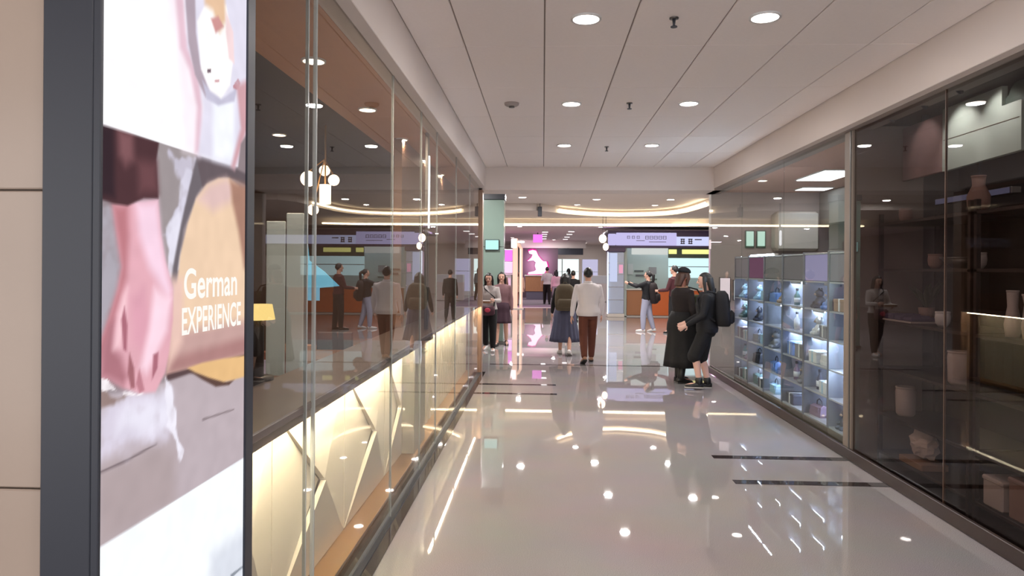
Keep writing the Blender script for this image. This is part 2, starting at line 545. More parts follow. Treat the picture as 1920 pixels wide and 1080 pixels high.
lb = thing('light_box', 'tall glowing bakery poster light box in dark metal frame', 'light box', (-1.06, 1.9, 0.0))
b = MB()
b.box(-1.132, -1.012, 1.515, 2.345, 0.02, 2.98, 0.004)
obj('housing', b, M['black'], lb)
for (y0, y1, z0, z1) in ((1.513, 1.524, 0.02, 2.98), (2.287, 2.347, 0.02, 2.98), (1.524, 2.287, 0.02, 0.10), (1.524, 2.287, 2.9, 2.98)):
    obj('frame_bar', MB().box(-1.012, -0.994, y0, y1, z0, z1, 0.002), M['black'], lb)
POSTER = [
    # stone
    ([(1.452,2.065),(2.459,2.315),(2.484,0.922),(1.463,1.002)], (150, 138, 143), 0),
    # stone light
    ([(1.521,1.842),(1.596,1.842),(1.613,1.697),(1.559,1.574),(1.525,1.516)], (172, 166, 176), 3.5),
    # stone light 2
    ([(1.758,2.023),(1.961,2.022),(1.902,1.952),(1.833,1.813),(1.817,1.669),(1.776,1.782),(1.762,1.864)], (156, 146, 148), 2),
    # flour 1
    ([(1.812,2.005),(1.901,1.997),(1.967,2.023),(1.946,1.974),(1.888,1.943),(1.845,1.959)], (196, 190, 205), 3.5),
    # flour 2
    ([(1.907,1.971),(1.949,1.974),(1.908,1.908),(1.875,1.816),(1.857,1.698),(1.827,1.727),(1.789,1.782),(1.82,1.827),(1.869,1.86),(1.882,1.928)], (212, 208, 224), 3.5),
    # flour 3
    ([(1.794,1.804),(1.861,1.837),(1.87,1.801),(1.848,1.727),(1.838,1.662),(1.806,1.669),(1.81,1.741)], (225, 222, 236), 3.5),
    # shade band
    ([(1.955,2.006),(2.059,1.989),(1.963,1.907),(1.889,1.802),(1.855,1.669),(1.819,1.497),(1.773,1.39),(1.802,1.556),(1.835,1.698),(1.875,1.816),(1.92,1.925)], (112, 104, 110), 3),
    # top shadow
    ([(1.955,2.018),(2.327,2.031),(2.328,1.969),(2.205,1.982),(2.129,1.979),(2.042,1.955),(1.994,1.93)], (104, 92, 97), 2),
    # loaf
    ([(1.85,1.611),(1.871,1.727),(1.91,1.818),(1.957,1.895),(2.019,1.943),(2.094,1.971),(2.166,1.981),(2.236,1.965),(2.295,1.893),(2.303,1.403),(2.102,1.405),(1.809,1.41),(1.816,1.526)], (234, 203, 174), 3),
    # loaf crown
    ([(1.969,1.892),(2.033,1.944),(2.148,1.977),(2.205,1.958),(2.175,1.904),(2.061,1.868)], (222, 190, 186), 6),
    # loaf edge
    ([(2.174,1.975),(2.328,1.973),(2.333,1.663),(2.281,1.699),(2.235,1.822),(2.19,1.905)], (168, 128, 112), 5),
    # loaf low
    ([(1.819,1.519),(2.301,1.519),(2.303,1.403),(2.102,1.405),(1.809,1.41)], (196, 160, 155), 6),
    # loaf bottom
    ([(1.814,1.452),(2.302,1.461),(2.303,1.403),(2.102,1.405),(1.809,1.41)], (172, 128, 126), 5),
    # loaf face
    ([(1.827,1.669),(1.891,1.661),(1.885,1.49),(1.817,1.426)], (232, 196, 184), 6),
    # under
    ([(1.809,1.41),(2.303,1.403),(2.321,1.354),(2.214,1.373),(1.924,1.393),(1.804,1.388)], (92, 72, 74), 2),
    # table
    ([(1.804,1.391),(1.924,1.393),(2.321,1.354),(2.387,1.064),(2.389,0.989),(1.463,1.025),(1.459,1.414),(1.655,1.391)], (186, 172, 178), 3),
    # table 2
    ([(1.518,1.241),(1.775,1.236),(1.855,1.187),(1.857,1.048),(1.52,1.054)], (174, 158, 160), 10),
    # slice dark
    ([(1.915,1.406),(2.002,1.365),(2.086,1.33),(2.176,1.32),(2.215,1.331),(2.158,1.333),(2.034,1.373)], (96, 72, 66), 2),
    # slice
    ([(1.915,1.412),(2.001,1.415),(2.138,1.41),(2.32,1.398),(2.321,1.328),(2.215,1.331),(2.139,1.336),(2.041,1.365),(1.957,1.394)], (228, 186, 132), 2),
    # plank line
    ([(1.519,1.233),(1.635,1.233),(1.765,1.239),(1.765,1.235),(1.635,1.226),(1.519,1.227)], (126, 112, 116), 1),
    # plank line 2
    ([(2.003,1.25),(2.216,1.237),(2.216,1.232),(2.004,1.243)], (140, 126, 130), 1),
    # flour heap
    ([(1.517,1.349),(1.561,1.395),(1.655,1.391),(1.821,1.361),(1.833,1.265),(1.828,1.223),(1.726,1.246),(1.614,1.251),(1.518,1.253)], (214, 206, 222), 6.5),
    # flour heap 2
    ([(1.602,1.356),(1.826,1.353),(1.841,1.263),(1.702,1.268),(1.596,1.306)], (230, 226, 240), 8.5),
    # heap dark
    ([(1.517,1.415),(1.633,1.388),(1.602,1.368),(1.517,1.373)], (150, 128, 124), 3.5),
    # flour streak
    ([(1.799,1.407),(1.831,1.381),(1.854,1.275),(1.898,1.183),(1.884,1.168),(1.844,1.219),(1.811,1.27)], (236, 232, 244), 2.5),
    # arm
    ([(1.57,1.841),(1.76,1.872),(1.776,1.782),(1.798,1.712),(1.836,1.64),(1.837,1.553),(1.819,1.469),(1.799,1.415),(1.754,1.373),(1.682,1.382),(1.616,1.406),(1.561,1.436),(1.524,1.442),(1.523,1.516),(1.557,1.574),(1.592,1.647),(1.606,1.697),(1.583,1.785)], (224, 170, 182), 3),
    # arm light
    ([(1.661,1.855),(1.757,1.869),(1.774,1.782),(1.795,1.712),(1.828,1.633),(1.812,1.612),(1.72,1.698),(1.677,1.777)], (244, 210, 228), 6),
    # arm shade
    ([(1.57,1.841),(1.628,1.846),(1.635,1.775),(1.626,1.672),(1.579,1.572),(1.527,1.468),(1.523,1.516),(1.557,1.574),(1.592,1.647),(1.606,1.697),(1.583,1.785)], (186, 122, 130), 5),
    # hand shade
    ([(1.534,1.503),(1.559,1.562),(1.579,1.572),(1.576,1.51),(1.607,1.482),(1.633,1.433),(1.616,1.412),(1.561,1.436),(1.528,1.446)], (172, 116, 126), 5),
    # hand light
    ([(1.593,1.584),(1.613,1.627),(1.63,1.646),(1.623,1.569),(1.602,1.507),(1.578,1.504)], (242, 200, 208), 4),
    # hand mid
    ([(1.644,1.62),(1.697,1.644),(1.727,1.562),(1.695,1.484),(1.654,1.515)], (218, 160, 176), 6),
    # hand bright
    ([(1.745,1.643),(1.828,1.612),(1.808,1.527),(1.762,1.476),(1.714,1.427),(1.686,1.445),(1.722,1.535)], (248, 214, 228), 5),
    # finger gap
    ([(1.606,1.571),(1.618,1.602),(1.631,1.556),(1.628,1.492),(1.615,1.5)], (168, 106, 120), 2),
    # finger gap 2
    ([(1.639,1.49),(1.659,1.449),(1.664,1.398),(1.646,1.401),(1.633,1.44)], (160, 104, 112), 2),
    # finger gap 3
    ([(1.743,1.471),(1.767,1.475),(1.763,1.434),(1.738,1.407)], (170, 108, 122), 2),
    # finger gap 4
    ([(1.681,1.446),(1.705,1.386),(1.682,1.383),(1.668,1.408)], (186, 126, 138), 2),
    # nails
    ([(1.528,1.434),(1.563,1.43),(1.603,1.401),(1.682,1.382),(1.749,1.375),(1.682,1.376),(1.595,1.395),(1.532,1.426)], (244, 236, 240), 1.5),
    # sleeve
    ([(1.517,2.024),(1.765,2.029),(1.751,1.974),(1.762,1.875),(1.695,1.869),(1.628,1.844),(1.574,1.844),(1.519,1.851)], (80, 54, 58), 2),
    # sleeve pink
    ([(1.588,2.02),(1.648,2.023),(1.653,1.958),(1.618,1.94),(1.593,1.962)], (128, 88, 92), 5),
    # sleeve dark
    ([(1.517,2.019),(1.572,2.023),(1.578,1.859),(1.527,1.857),(1.519,1.889)], (56, 42, 48), 4),
    # sleeve red
    ([(1.666,1.96),(1.751,1.967),(1.76,1.892),(1.676,1.88)], (108, 72, 76), 6),
    # card
    ([(1.431,2.491),(2.446,3.04),(2.464,2.035),(2.289,2.025),(1.519,2.019),(1.436,2.018)], (251, 249, 253), 1),
    # card pink
    ([(1.759,2.529),(1.865,2.578),(1.902,2.356),(1.964,2.239),(1.991,2.121),(1.967,2.026),(1.886,2.025),(1.87,2.213)], (250, 238, 246), 8),
    # pink arc
    ([(1.828,2.475),(1.872,2.493),(1.896,2.354),(1.933,2.291),(1.983,2.228),(1.997,2.122),(1.98,2.025),(1.949,2.026),(1.959,2.16),(1.915,2.255),(1.863,2.299)], (226, 192, 206), 4),
    # apron
    ([(1.88,2.497),(2.295,2.67),(2.305,2.06),(2.204,2.02),(1.967,2.02),(1.994,2.168),(1.964,2.254),(1.903,2.312)], (224, 220, 236), 4),
    # apron light
    ([(2.056,2.199),(2.2,2.251),(2.204,2.034),(2.058,2.028)], (243, 245, 254), 6),
    # grey fold
    ([(1.883,2.483),(1.942,2.507),(1.95,2.373),(1.976,2.288),(2.029,2.224),(2.009,2.2),(1.946,2.249),(1.908,2.329)], (176, 160, 172), 3),
    # dish
    ([(1.956,2.405),(1.999,2.465),(2.065,2.509),(2.139,2.521),(2.174,2.449),(2.191,2.369),(2.169,2.277),(2.108,2.22),(2.038,2.227),(1.982,2.275)], (252, 249, 248), 3),
    # dish shade
    ([(1.989,2.245),(2.039,2.224),(2.108,2.218),(2.192,2.266),(2.223,2.291),(2.201,2.234),(2.09,2.194),(2.016,2.196)], (196, 192, 212), 3),
    # bread top
    ([(1.978,2.569),(2.119,2.63),(2.136,2.47),(2.094,2.422),(2.052,2.472),(2.002,2.472)], (226, 190, 158), 4),
    # jam
    ([(2.039,2.443),(2.086,2.468),(2.122,2.448),(2.07,2.41)], (206, 150, 148), 3),
    # pink rim
    ([(2.136,2.503),(2.189,2.454),(2.199,2.354),(2.16,2.36),(2.137,2.436)], (240, 214, 216), 3),
    # bit 1
    ([(2.018,2.285),(2.041,2.293),(2.041,2.282),(2.021,2.275)], (120, 100, 110), 1),
    # bit 2
    ([(2.065,2.266),(2.096,2.276),(2.096,2.268),(2.069,2.26)], (205, 160, 165), 1),
    # bit 3
    ([(2.184,2.285),(2.223,2.298),(2.223,2.281),(2.192,2.273)], (190, 140, 150), 1.5),
    # sleeve edge
    ([(2.215,2.289),(2.3,2.33),(2.303,2.168),(2.204,2.013),(2.181,2.02),(2.249,2.157)], (206, 160, 168), 4),
    # grey corner
    ([(2.25,2.105),(2.324,2.173),(2.327,2.009),(2.228,2.017)], (142, 128, 132), 3),
    # white base
    ([(1.463,1.06),(1.52,1.06),(2.292,1.056),(2.481,1.055),(2.497,0.137),(1.466,0.768)], (246, 250, 255), 1),
    # base shade
    ([(2.059,0.826),(2.313,0.812),(2.315,0.647),(2.061,0.695)], (216, 220, 230), 10),
    # base line
    ([(2.194,0.705),(2.315,0.691),(2.315,0.686),(2.201,0.691)], (140, 146, 156), 1),
]


pw, ph = 0.765, 2.80
ny, nz = 130, 640
yy = 1.523 + np.linspace(0, pw, ny)
zz = 0.10 + np.linspace(0, ph, nz)
GY, GZ = np.meshgrid(yy, zz)
img = np.zeros(GY.shape + (3,))
img[:] = (150, 138, 143)


def signed(poly, X, Y):
    inside = np.zeros(X.shape, bool)
    dist = np.full(X.shape, 1e9)
    n = len(poly)
    for i in range(n):
        x0, y0 = poly[i]
        x1, y1 = poly[(i + 1) % n]
        dx, dy = x1 - x0, y1 - y0
        t = np.clip(((X - x0) * dx + (Y - y0) * dy) / (dx * dx + dy * dy + 1e-12), 0, 1)
        dist = np.minimum(dist, np.hypot(X - x0 - t * dx, Y - y0 - t * dy))
        c = ((y0 > Y) != (y1 > Y))
        with np.errstate(divide='ignore', invalid='ignore'):
            xi = (x1 - x0) * (Y - y0) / (y1 - y0 + 1e-12) + x0
        inside ^= c & (X < xi)
    return np.where(inside, -dist, dist)


def blotch(seed, n0, n1, octs=3):
    g_ = np.random.RandomState(seed)
    out = np.zeros((nz, ny))
    amp = 0
    for o_ in range(octs):
        a = g_.rand(n0 * 2 ** o_ + 2, n1 * 2 ** o_ + 2)
        fi = np.linspace(0, a.shape[0] - 2.001, nz)
        fj = np.linspace(0, a.shape[1] - 2.001, ny)
        i0, j0 = fi.astype(int), fj.astype(int)
        u, v = (fi - i0)[:, None], (fj - j0)[None, :]
        u, v = u * u * (3 - 2 * u), v * v * (3 - 2 * v)
        t_ = a[i0][:, j0] * (1 - u) * (1 - v) + a[i0 + 1][:, j0] * u * (1 - v) + a[i0][:, j0 + 1] * (1 - u) * v + a[i0 + 1][:, j0 + 1] * u * v
        out += t_ / 2 ** o_
        amp += 1 / 2 ** o_
    return out / amp


FLOUR = blotch(1, 40, 14)
FLOUR2 = blotch(2, 70, 22)
for poly, c, soft in POSTER:
    s = max(int(soft), 0.8) * (0.0024 if soft < 4 else 0.0042)
    d_ = signed(poly, GY, GZ)
    if soft != int(soft):                        # floury, broken edge
        d_ = d_ + 0.05 * (FLOUR - 0.5)
    m_ = np.clip(0.5 - d_ / (2 * s), 0, 1)
    m_ = (m_ * m_ * (3 - 2 * m_))[..., None]
    if soft != int(soft):
        m_ = m_ * np.clip(0.35 + 1.3 * FLOUR2, 0, 1)[..., None]
    img = img * (1 - m_) + np.array(c, float) * m_
g = np.random.RandomState(3)
lo = g.rand(90, 24)
mott = np.array([[lo[min(int(i * 90 / nz), 89), min(int(j * 24 / ny), 23)] for j in range(ny)] for i in range(nz)])
for _ in range(3):
    mott = (mott + np.roll(mott, 2, 0) + np.roll(mott, -2, 0) + np.roll(mott, 2, 1) + np.roll(mott, -2, 1)) / 5
img = np.clip(img * (1 + 0.045 * (mott[..., None] - 0.5)), 0, 255)
me = bpy.data.meshes.new('poster')
vv = np.stack([np.full(GY.shape, -1.001), GY, GZ], -1).reshape(-1, 3) - np.array(lb.location)
ii = np.arange(ny * nz).reshape(nz, ny)
ff = np.stack([ii[:-1, :-1], ii[:-1, 1:], ii[1:, 1:], ii[1:, :-1]], -1).reshape(-1, 4)
me.from_pydata(vv.tolist(), [], ff.tolist())
ca = me.color_attributes.new('print', 'FLOAT_COLOR', 'POINT')
sv = img.reshape(-1, 3) / 255.0
lv = np.where(sv <= 0.04045, sv / 12.92, ((sv + 0.055) / 1.055) ** 2.4)
ca.data.foreach_set('color', np.concatenate([lv, np.ones((len(lv), 1))], 1).astype(np.float32).ravel())
pmat = bpy.data.materials.new('backlit print')
pmat.use_nodes = True
nt = pmat.node_tree
nt.nodes.remove(nt.nodes['Principled BSDF'])
at_ = nt.nodes.new('ShaderNodeVertexColor')
at_.layer_name = 'print'
em = nt.nodes.new('ShaderNodeEmission')
em.inputs[1].default_value = 1.02
nt.links.new(at_.outputs[0], em.inputs[0])
nt.links.new(em.outputs[0], nt.nodes['Material Output'].inputs[0])
me.materials.append(pmat)
po = bpy.data.objects.new('poster', me)
col.objects.link(po)
po.parent = lb
po['label'] = 'backlit print of a floury hand, a brown loaf and a slice'


def lettering(text, height, width, material, parent, mtx, name='lettering', depth=0.002):
    cu = bpy.data.curves.new(name, 'FONT')
    cu.body = text
    cu.size = 1.0
    cu.extrude = 0.0
    cu.offset = 0.018
    cu.fill_mode = 'FRONT'
    t = bpy.data.objects.new(name, cu)
    col.objects.link(t)
    dg = bpy.context.evaluated_depsgraph_get()
    me = bpy.data.meshes.new_from_object(t.evaluated_get(dg))
    bpy.data.objects.remove(t)
    v = np.array([p.co for p in me.vertices])
    mn, mx_ = v.min(0), v.max(0)
    k = np.array((width / (mx_[0] - mn[0]), height / (mx_[1] - mn[1]), 0))
    for p in me.vertices:
        q = (np.array(p.co) - mn) * k
        p.co = mtx @ Vector(q) - world_of(parent)
    me.materials.append(material)
    o = bpy.data.objects.new(name, me)
    col.objects.link(o)
    o.parent = parent
    return o


face_x = Matrix(((0, 0, 1, -0.998), (1, 0, 0, 0), (0, 1, 0, 0), (0, 0, 0, 1)))   # text on a wall facing +x
white_print = glow('backlit white print', (250, 246, 240), 1.0)
lettering('German', 0.088, 0.335, white_print, lb, Matrix.Translation((0, 1.888, 1.606)) @ face_x)
lettering('EXPERIENCE', 0.078, 0.375, white_print, lb, Matrix.Translation((0, 1.878, 1.506)) @ face_x)

# ----------------------------------------------------------------------------
# left: counter-height lit wall, shopfront glass
# ----------------------------------------------------------------------------
lw = struct('wall_left', MB().box(-1.46, -1.275, 2.36, 11.2, 0, 1.06), M['greypil'],
            label='low lit counter wall of ivory facets behind the shopfront glass', cat='wall')
struct('ledge', MB().box(-1.45, -1.03, 2.36, 11.2, 1.062, 1.10, 0.006), M['ledge'], lw)
struct('light_strip', MB().box(-1.08, -1.062, 2.36, 6.08, 1.046, 1.06), M['led_warm'], lw)
struct('strip_lip', MB().box(-1.058, -1.05, 2.36, 6.62, 1.02, 1.062), M['ledge'], lw)
struct('light_strip', MB().box(-1.095, -1.075, 6.68, 11.18, 1.046, 1.06), M['led_warm'], lw)
struct('toe_trim', MB().box(-1.275, -1.105, 2.36, 11.2, 0, 0.045, 0.003), M['gold'], lw, 'brass toe strip')
nodes = [2.37, 3.14, 4.31, 5.42, 6.10]
for k in range(len(nodes) - 1):
    y0, y1 = nodes[k] + 0.004, nodes[k + 1] - 0.004
    z0, z1 = 0.05, 1.04
    cx = (-1.185 if k % 2 == 0 else -1.19, (y0 + y1) / 2, (z0 + z1) / 2)
    A, B, C_, D = (-1.24, y0, z0), (-1.24, y1, z0), (-1.24, y1, z1), (-1.24, y0, z1)
    back = (-1.2, (y0 + y1) / 2, (z0 + z1) / 2)
    dz = [0.024, -0.024, 0.014, -0.028]
    for q, (p1, p2) in enumerate(((A, B), (B, C_), (C_, D), (D, A))):
        ap = (cx[0] + dz[q] * 0.8, cx[1], cx[2])
        mid = np.mean([p1, p2, ap], 0)
        s = [tuple(mid + (np.array(p) - mid) * 0.985) for p in (p1, p2, ap)]
        bk = [(p[0] - 0.03, p[1], p[2]) for p in s]
        struct('facet_panel', MB().loft([s, bk]), M['facet'], lw)
struct('end_post', MB().box(-1.275, -1.13, 6.11, 6.66, 0.045, 1.06, 0.004), M['greypil'], lw)
nb = 44
for k in range(nb):
    y0 = 6.68 + (11.18 - 6.68) * k / nb
    y1 = 6.68 + (11.18 - 6.68) * (k + 1) / nb
    struct('fluted_board', MB().box(-1.275, -1.225 - 0.008 * (k % 2), y0 + 0.003, y1 - 0.003, 0.045, 1.045, 0.006), M['board'], lw)

w1 = struct('window_1', MB().box(-1.05, -0.99, 2.36, 11.2, -0.005, 0.012), M['black'],
            label='frameless shopfront glass wall along the left of the corridor', cat='window')
ys = [2.37, 2.96, 4.66, 5.76, 6.62, 8.1, 9.6, 11.18]
for k in range(len(ys) - 1):
    struct('glass_pane', MB().box(-1.032, -1.02, ys[k] + 0.004, ys[k + 1] - 0.004, 0.012, SOFF), M['glass_left'], w1)
for k, y in enumerate(ys[1:-1]):
    struct('glass_joint', MB().box(-1.033, -1.018, y - 0.004, y + 0.004, 0.012, SOFF), M['glass_seam'], w1)
struct('glass_joint', MB().box(-1.034, -1.016, 3.06, 3.068, 0.012, SOFF), M['glass_seam'], w1)
struct('trim_4', MB().box(-1.14, -0.985, 11.2, 11.42, 0, SOFF, 0.006), mat('end post veneer', (150, 118, 98), 0.3),
       label='brown veneered post ending the shopfront glass', cat='post')

# restaurant shell behind the glass
struct('ceiling', MB().box(-1.74, -1.12, 1.7, 11.8, SOFF, SOFF + 0.1), M['brown_ceiling'],
       label='brown timber ceiling strip just inside the shopfront', cat='ceiling')
struct('ceiling', MB().box(-9.5, -1.74, 1.66, 11.8, SOFF + 0.25, SOFF + 0.35), M['dark_ceiling'],
       label='charcoal ceiling over the restaurant tables', cat='ceiling')
struct('trim_5', MB().box(-1.76, -1.74, 1.7, 11.8, SOFF, SOFF + 0.3), M['dark_ceiling'], label='dark step between timber and charcoal ceilings', cat='trim')
struct('wall_back', MB().box(-9.5, -1.14, 11.4, 11.6, 0, 3.4), M['brown_wall'], label='brown veneer wall at the far end of the restaurant', cat='wall')
struct('wall_side', MB().box(-6.6, -6.5, 1.66, 11.4, 0, 3.4), M['dark_wall'], label='dark side wall deep in the restaurant', cat='wall')
# brown screen wall behind the far part of the glass
struct('wall_screen', MB().box(-1.5, -1.42, 6.9, 11.2, 1.1, SOFF), M['brown_wall'], label='brown veneer screen wall above the fluted lit wall', cat='wall')
vl = thing('light_tube', 'thin vertical white light on the post of the glass shopfront', 'light', (-1.1, 6.6, 2.0))
obj('channel', MB().box(-1.13, -1.10, 6.57, 6.65, 1.11, 2.99, 0.004), M['metal'], vl)
obj('diffuser', MB().box(-1.10, -1.092, 6.585, 6.635, 2.08, 2.77), glow('white tube', (240, 246, 255), 5), vl)

# ----------------------------------------------------------------------------
# lamps and fittings in the ceilings
# ----------------------------------------------------------------------------
def ring(c, r0, r1, z0, z1, seg=28):
    m_ = MB()
    rs = []
    for r, z in ((r0, z0), (r1, z0), (r1, z1), (r0, z1), (r0, z0)):
        rs.append([(c[0] + r * math.cos(2 * math.pi * j / seg), c[1] + r * math.sin(2 * math.pi * j / seg), z) for j in range(seg)])
    return m_.loft(rs, cap=False)


def downlight(x, y, z, r, watt, label, group, color=(1, 0.955, 0.94), lens='lens', lamp=True):
    t = thing('downlight', label, 'ceiling light', (x, y, z), group)
    obj('trim_ring', ring((x, y), r, r * 1.18, z - 0.012, z + 0.01), M['white'], t, True)
    obj('lens', MB().cyl((x, y), r * 0.99, z - 0.006, z + 0.005, 28), M[lens], t)
    if lamp:
        area('downlight_bulb', (0, 0, -0.02), (0, 0, 0), r * 1.8, 0, watt, color, t, True)
    return t


ordn = ['nearest', 'second', 'third']
for i, y in enumerate((4.54, 6.88, 9.2)):
    for x, side in ((0.27, 'left'), (1.42, 'right')):
        downlight(x, y, CEIL, 0.085, DOWNLIGHT_W, 'round recessed ceiling light, %s in the %s-hand corridor row' % (ordn[i], side), 'corridor downlights')
for k, y in enumerate((2.2, -0.14, -2.5)):
    for x, side in ((0.27, 'left'), (1.42, 'right')):
        downlight(x, y, CEIL, 0.085, DOWNLIGHT_W, 'round recessed ceiling light, %s-hand row, %s one back from the sprinkler nearest the light box' % (side, ['first', 'second', 'third'][k]), 'corridor downlights')
for i, y in enumerate((4.3, 5.64, 6.97, 8.28, 9.6)):
    downlight(-1.45, y, SOFF, 0.065, RESTAURANT_W, 'warm round light in the brown timber ceiling, %s from the light box' % ['first', 'second', 'third', 'fourth', 'fifth'][i],
              'timber ceiling lights', (1, 0.82, 0.62), 'lens_warm')
for i, (x, y) in enumerate(((-3.1, 5.5), (-3.1, 8.0), (-4.6, 7.0))):
    downlight(x, y, SOFF + 0.25, 0.07, 12, 'small round light in the charcoal restaurant ceiling, %s from the glass' % ['nearest', 'second', 'third'][i],
              'charcoal ceiling lights', (1, 0.85, 0.7), 'lens_warm')

for i, y in enumerate((4.55, 6.87, 9.32)):
    t = thing('sprinkler', 'small dark ceiling sprinkler head, %s along the corridor' % ordn[i], 'sprinkler', (0.84, y, CEIL), 'ceiling sprinklers')
    obj('flange', MB().cyl((0.84, y), 0.03, CEIL - 0.008, CEIL + 0.004, 20), M['metal'], t, True)
    b = MB().tube([(0.84, y, CEIL - 0.005), (0.84, y, CEIL - 0.05)], [0.012, 0.008], 8)
    obj('nozzle', b, M['black'], t, True)
    obj('deflector', MB().cyl((0.84, y), 0.022, CEIL - 0.062, CEIL - 0.056, 12), M['black'], t)
t = thing('smoke_detector', 'flat round grey smoke detector on the ceiling panels', 'detector', (-0.32, 6.86, CEIL))
obj('base', MB().rings([(-0.32, 6.86, CEIL + 0.004, 0.075, 0.075), (-0.32, 6.86, CEIL - 0.02, 0.07, 0.07), (-0.32, 6.86, CEIL - 0.032, 0.05, 0.05)], 24), mat('grey plastic', (170, 160, 156), 0.5), t, True)
obj('sensor', MB().cyl((-0.32, 6.86), 0.028, CEIL - 0.045, CEIL - 0.03, 18), M['metal'], t, True)

# ----------------------------------------------------------------------------
# right: dark shop window, pillar, lit cabinets
# ----------------------------------------------------------------------------
GX = 2.79
w2 = struct('window_2', MB().box(2.76, 2.82, -1, 6.36, -0.005, 0.02), M['black'],
            label='dim glass window of the unlit shop on the right', cat='window')
ys = [-1, 2.2, 4.95, 6.36]
for k in range(3):
    struct('glass_pane', MB().box(GX, GX + 0.012, ys[k] + 0.004, ys[k + 1] - 0.004, 0.02, SOFF - 0.03), M['glass_dark'], w2)
    if k:
        struct('glass_joint', MB().box(GX - 0.001, GX + 0.013, ys[k] - 0.004, ys[k] + 0.004, 0.02, SOFF - 0.03), mat('brown joint', (92, 66, 52), 0.4), w2)
struct('baseboard_right', MB().box(2.745, 2.775, -1, 11.8, 0, 0.10, 0.004), mat('dark bronze skirting', (58, 48, 46), 0.3), label='dark bronze skirting under the glass on the right', cat='skirting')
tr = struct('trim_6', MB().box(2.77, 3.4, 6.36, 6.52, 0, SOFF, 0.006), mat('taupe pillar panel', (128, 116, 106), 0.45),
            label='taupe pillar between dark shop and lit cabinets', cat='pillar')
struct('corner_bead', MB().box(2.762, 2.772, 6.375, 6.395, 0.1, SOFF - 0.04), M['metal'], tr)
w3 = struct('window_3', MB().box(2.76, 2.82, 6.52, 11.8, -0.005, 0.02), M['metal'],
            label='clear glass wall in front of the lit display cabinets', cat='window')
ys = [6.52, 8.2, 9.9, 11.8]
for k in range(3):
    struct('glass_pane', MB().box(GX, GX + 0.012, ys[k] + 0.003, ys[k + 1] - 0.003, 0.02, SOFF - 0.03), M['glass_right'], w3)

# dark shop shell
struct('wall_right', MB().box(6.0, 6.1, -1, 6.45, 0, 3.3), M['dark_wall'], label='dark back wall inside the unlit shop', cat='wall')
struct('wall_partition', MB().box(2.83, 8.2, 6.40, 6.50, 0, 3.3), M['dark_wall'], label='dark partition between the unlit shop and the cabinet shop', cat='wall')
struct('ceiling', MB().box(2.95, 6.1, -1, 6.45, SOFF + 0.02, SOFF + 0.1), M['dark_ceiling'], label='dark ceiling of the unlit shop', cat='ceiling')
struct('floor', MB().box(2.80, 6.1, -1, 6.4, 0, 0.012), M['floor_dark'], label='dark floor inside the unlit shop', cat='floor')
downlight(4.6, 3.2, SOFF + .02, .06, 1.6, 'added dim fill light in the dark ceiling of the unlit shop', None, (1, .85, .78), 'lens_warm')  # fill lamp added to lift the dark shop a little

mauve = mat('mauve fascia', (150, 124, 122), 0.7, noise=0.25, nscale=7)
palegreen = mat('pale green board', (186, 204, 196), 0.6, noise=0.06, nscale=4)
deepgreen = mat('deep green board', (60, 78, 70), 0.6)
t = thing('fascia_board', 'mauve mottled fascia board behind the dark glass beside the taupe pillar', 'board', (3.2, 6.0, 2.72), 'fascia boards')
obj('board', MB().box(3.2, 3.24, 5.72, 6.34, 2.5, 2.97, 0.005), mauve, t)
obj('bracket', MB().box(3.21, 3.25, 6.0, 6.04, 2.9, 3.03), M['black'], t)
t = thing('fascia_board', 'pale green stepped board added for a pale patch in the dark glass', 'board', (3.2, 5.3, 2.75), 'fascia boards')
obj('board', MB().prism([(5.72, 2.5), (5.72, 3.0), (5.0, 3.0), (5.0, 2.86), (4.8, 2.86), (4.8, 2.52)], 0, 3.2, 3.24), palegreen, t)  # board added to imitate a pale patch in the dark glass
obj('seam', MB().box(3.196, 3.2, 4.82, 5.70, 2.745, 2.749), M['joint'], t)
t = thing('fascia_board', 'deep green rounded fascia board behind the dark glass', 'board', (3.22, 4.6, 2.75), 'fascia boards')
pl = [(4.15, 2.52), (5.02, 2.52), (5.02, 2.9)] + [(4.97 - 0.1 + 0.1 * math.cos(a), 2.9 + 0.1 * math.sin(a)) for a in np.linspace(0.3, 1.57, 5)] + [(4.15, 3.0)]
obj('board', MB().prism(pl, 0, 3.225, 3.26), deepgreen, t)
obj('bracket', MB().box(3.23, 3.27, 4.5, 4.54, 2.95, 3.03), M['black'], t)
for k, y in enumerate((5.95, 5.45, 5.0)):  # spots added to brighten the fascia boards
    t = thing('fill_spot', 'added small black fill spot inside the dark shop window, %s from the taupe pillar' % ['first', 'second', 'third'][k], 'lamp', (2.9, y, 2.98), 'dark shop fill spots')
    obj('base', MB().cyl((2.9, y), .03, 2.985, 3.005, 14), M['black'], t)
    hd_ = obj('head', MB().tube([(2.89, y, 2.985), (2.925, y, 2.955)], .018, 10), M['black'], t, True)
    sl_ = bpy.data.lights.new('fill_spot_bulb', 'SPOT')
    sl_.energy = (2.5, 9, 8)[k]
    sl_.spot_size = RAD(95)
    sl_.spot_blend = .6
    sl_.shadow_soft_size = .02
    sl_.color = (1, .97, .95)
    so_ = bpy.data.objects.new('fill_spot_bulb', sl_)
    col.objects.link(so_)
    so_.parent = t
    so_.location = (.04, 0, -.035)
    so_.rotation_euler = (0, RAD(-52), 0)
t = thing('wall_lamp', 'dim blue light bar under the fascia boards of the dark shop', 'lamp', (3.3, 5.6, 2.3))
obj('housing', MB().box(3.27, 3.34, 5.0, 5.95, 2.25, 2.30, 0.005), M['metal'], t)
obj('diffuser', MB().box(3.262, 3.27, 5.02, 5.93, 2.255, 2.295), glow('dim blue tube', (150, 152, 190), 0.33), t)
obj('hanger', MB().box(3.29, 3.31, 5.4, 5.42, 2.3, 3.02), M['black'], t)

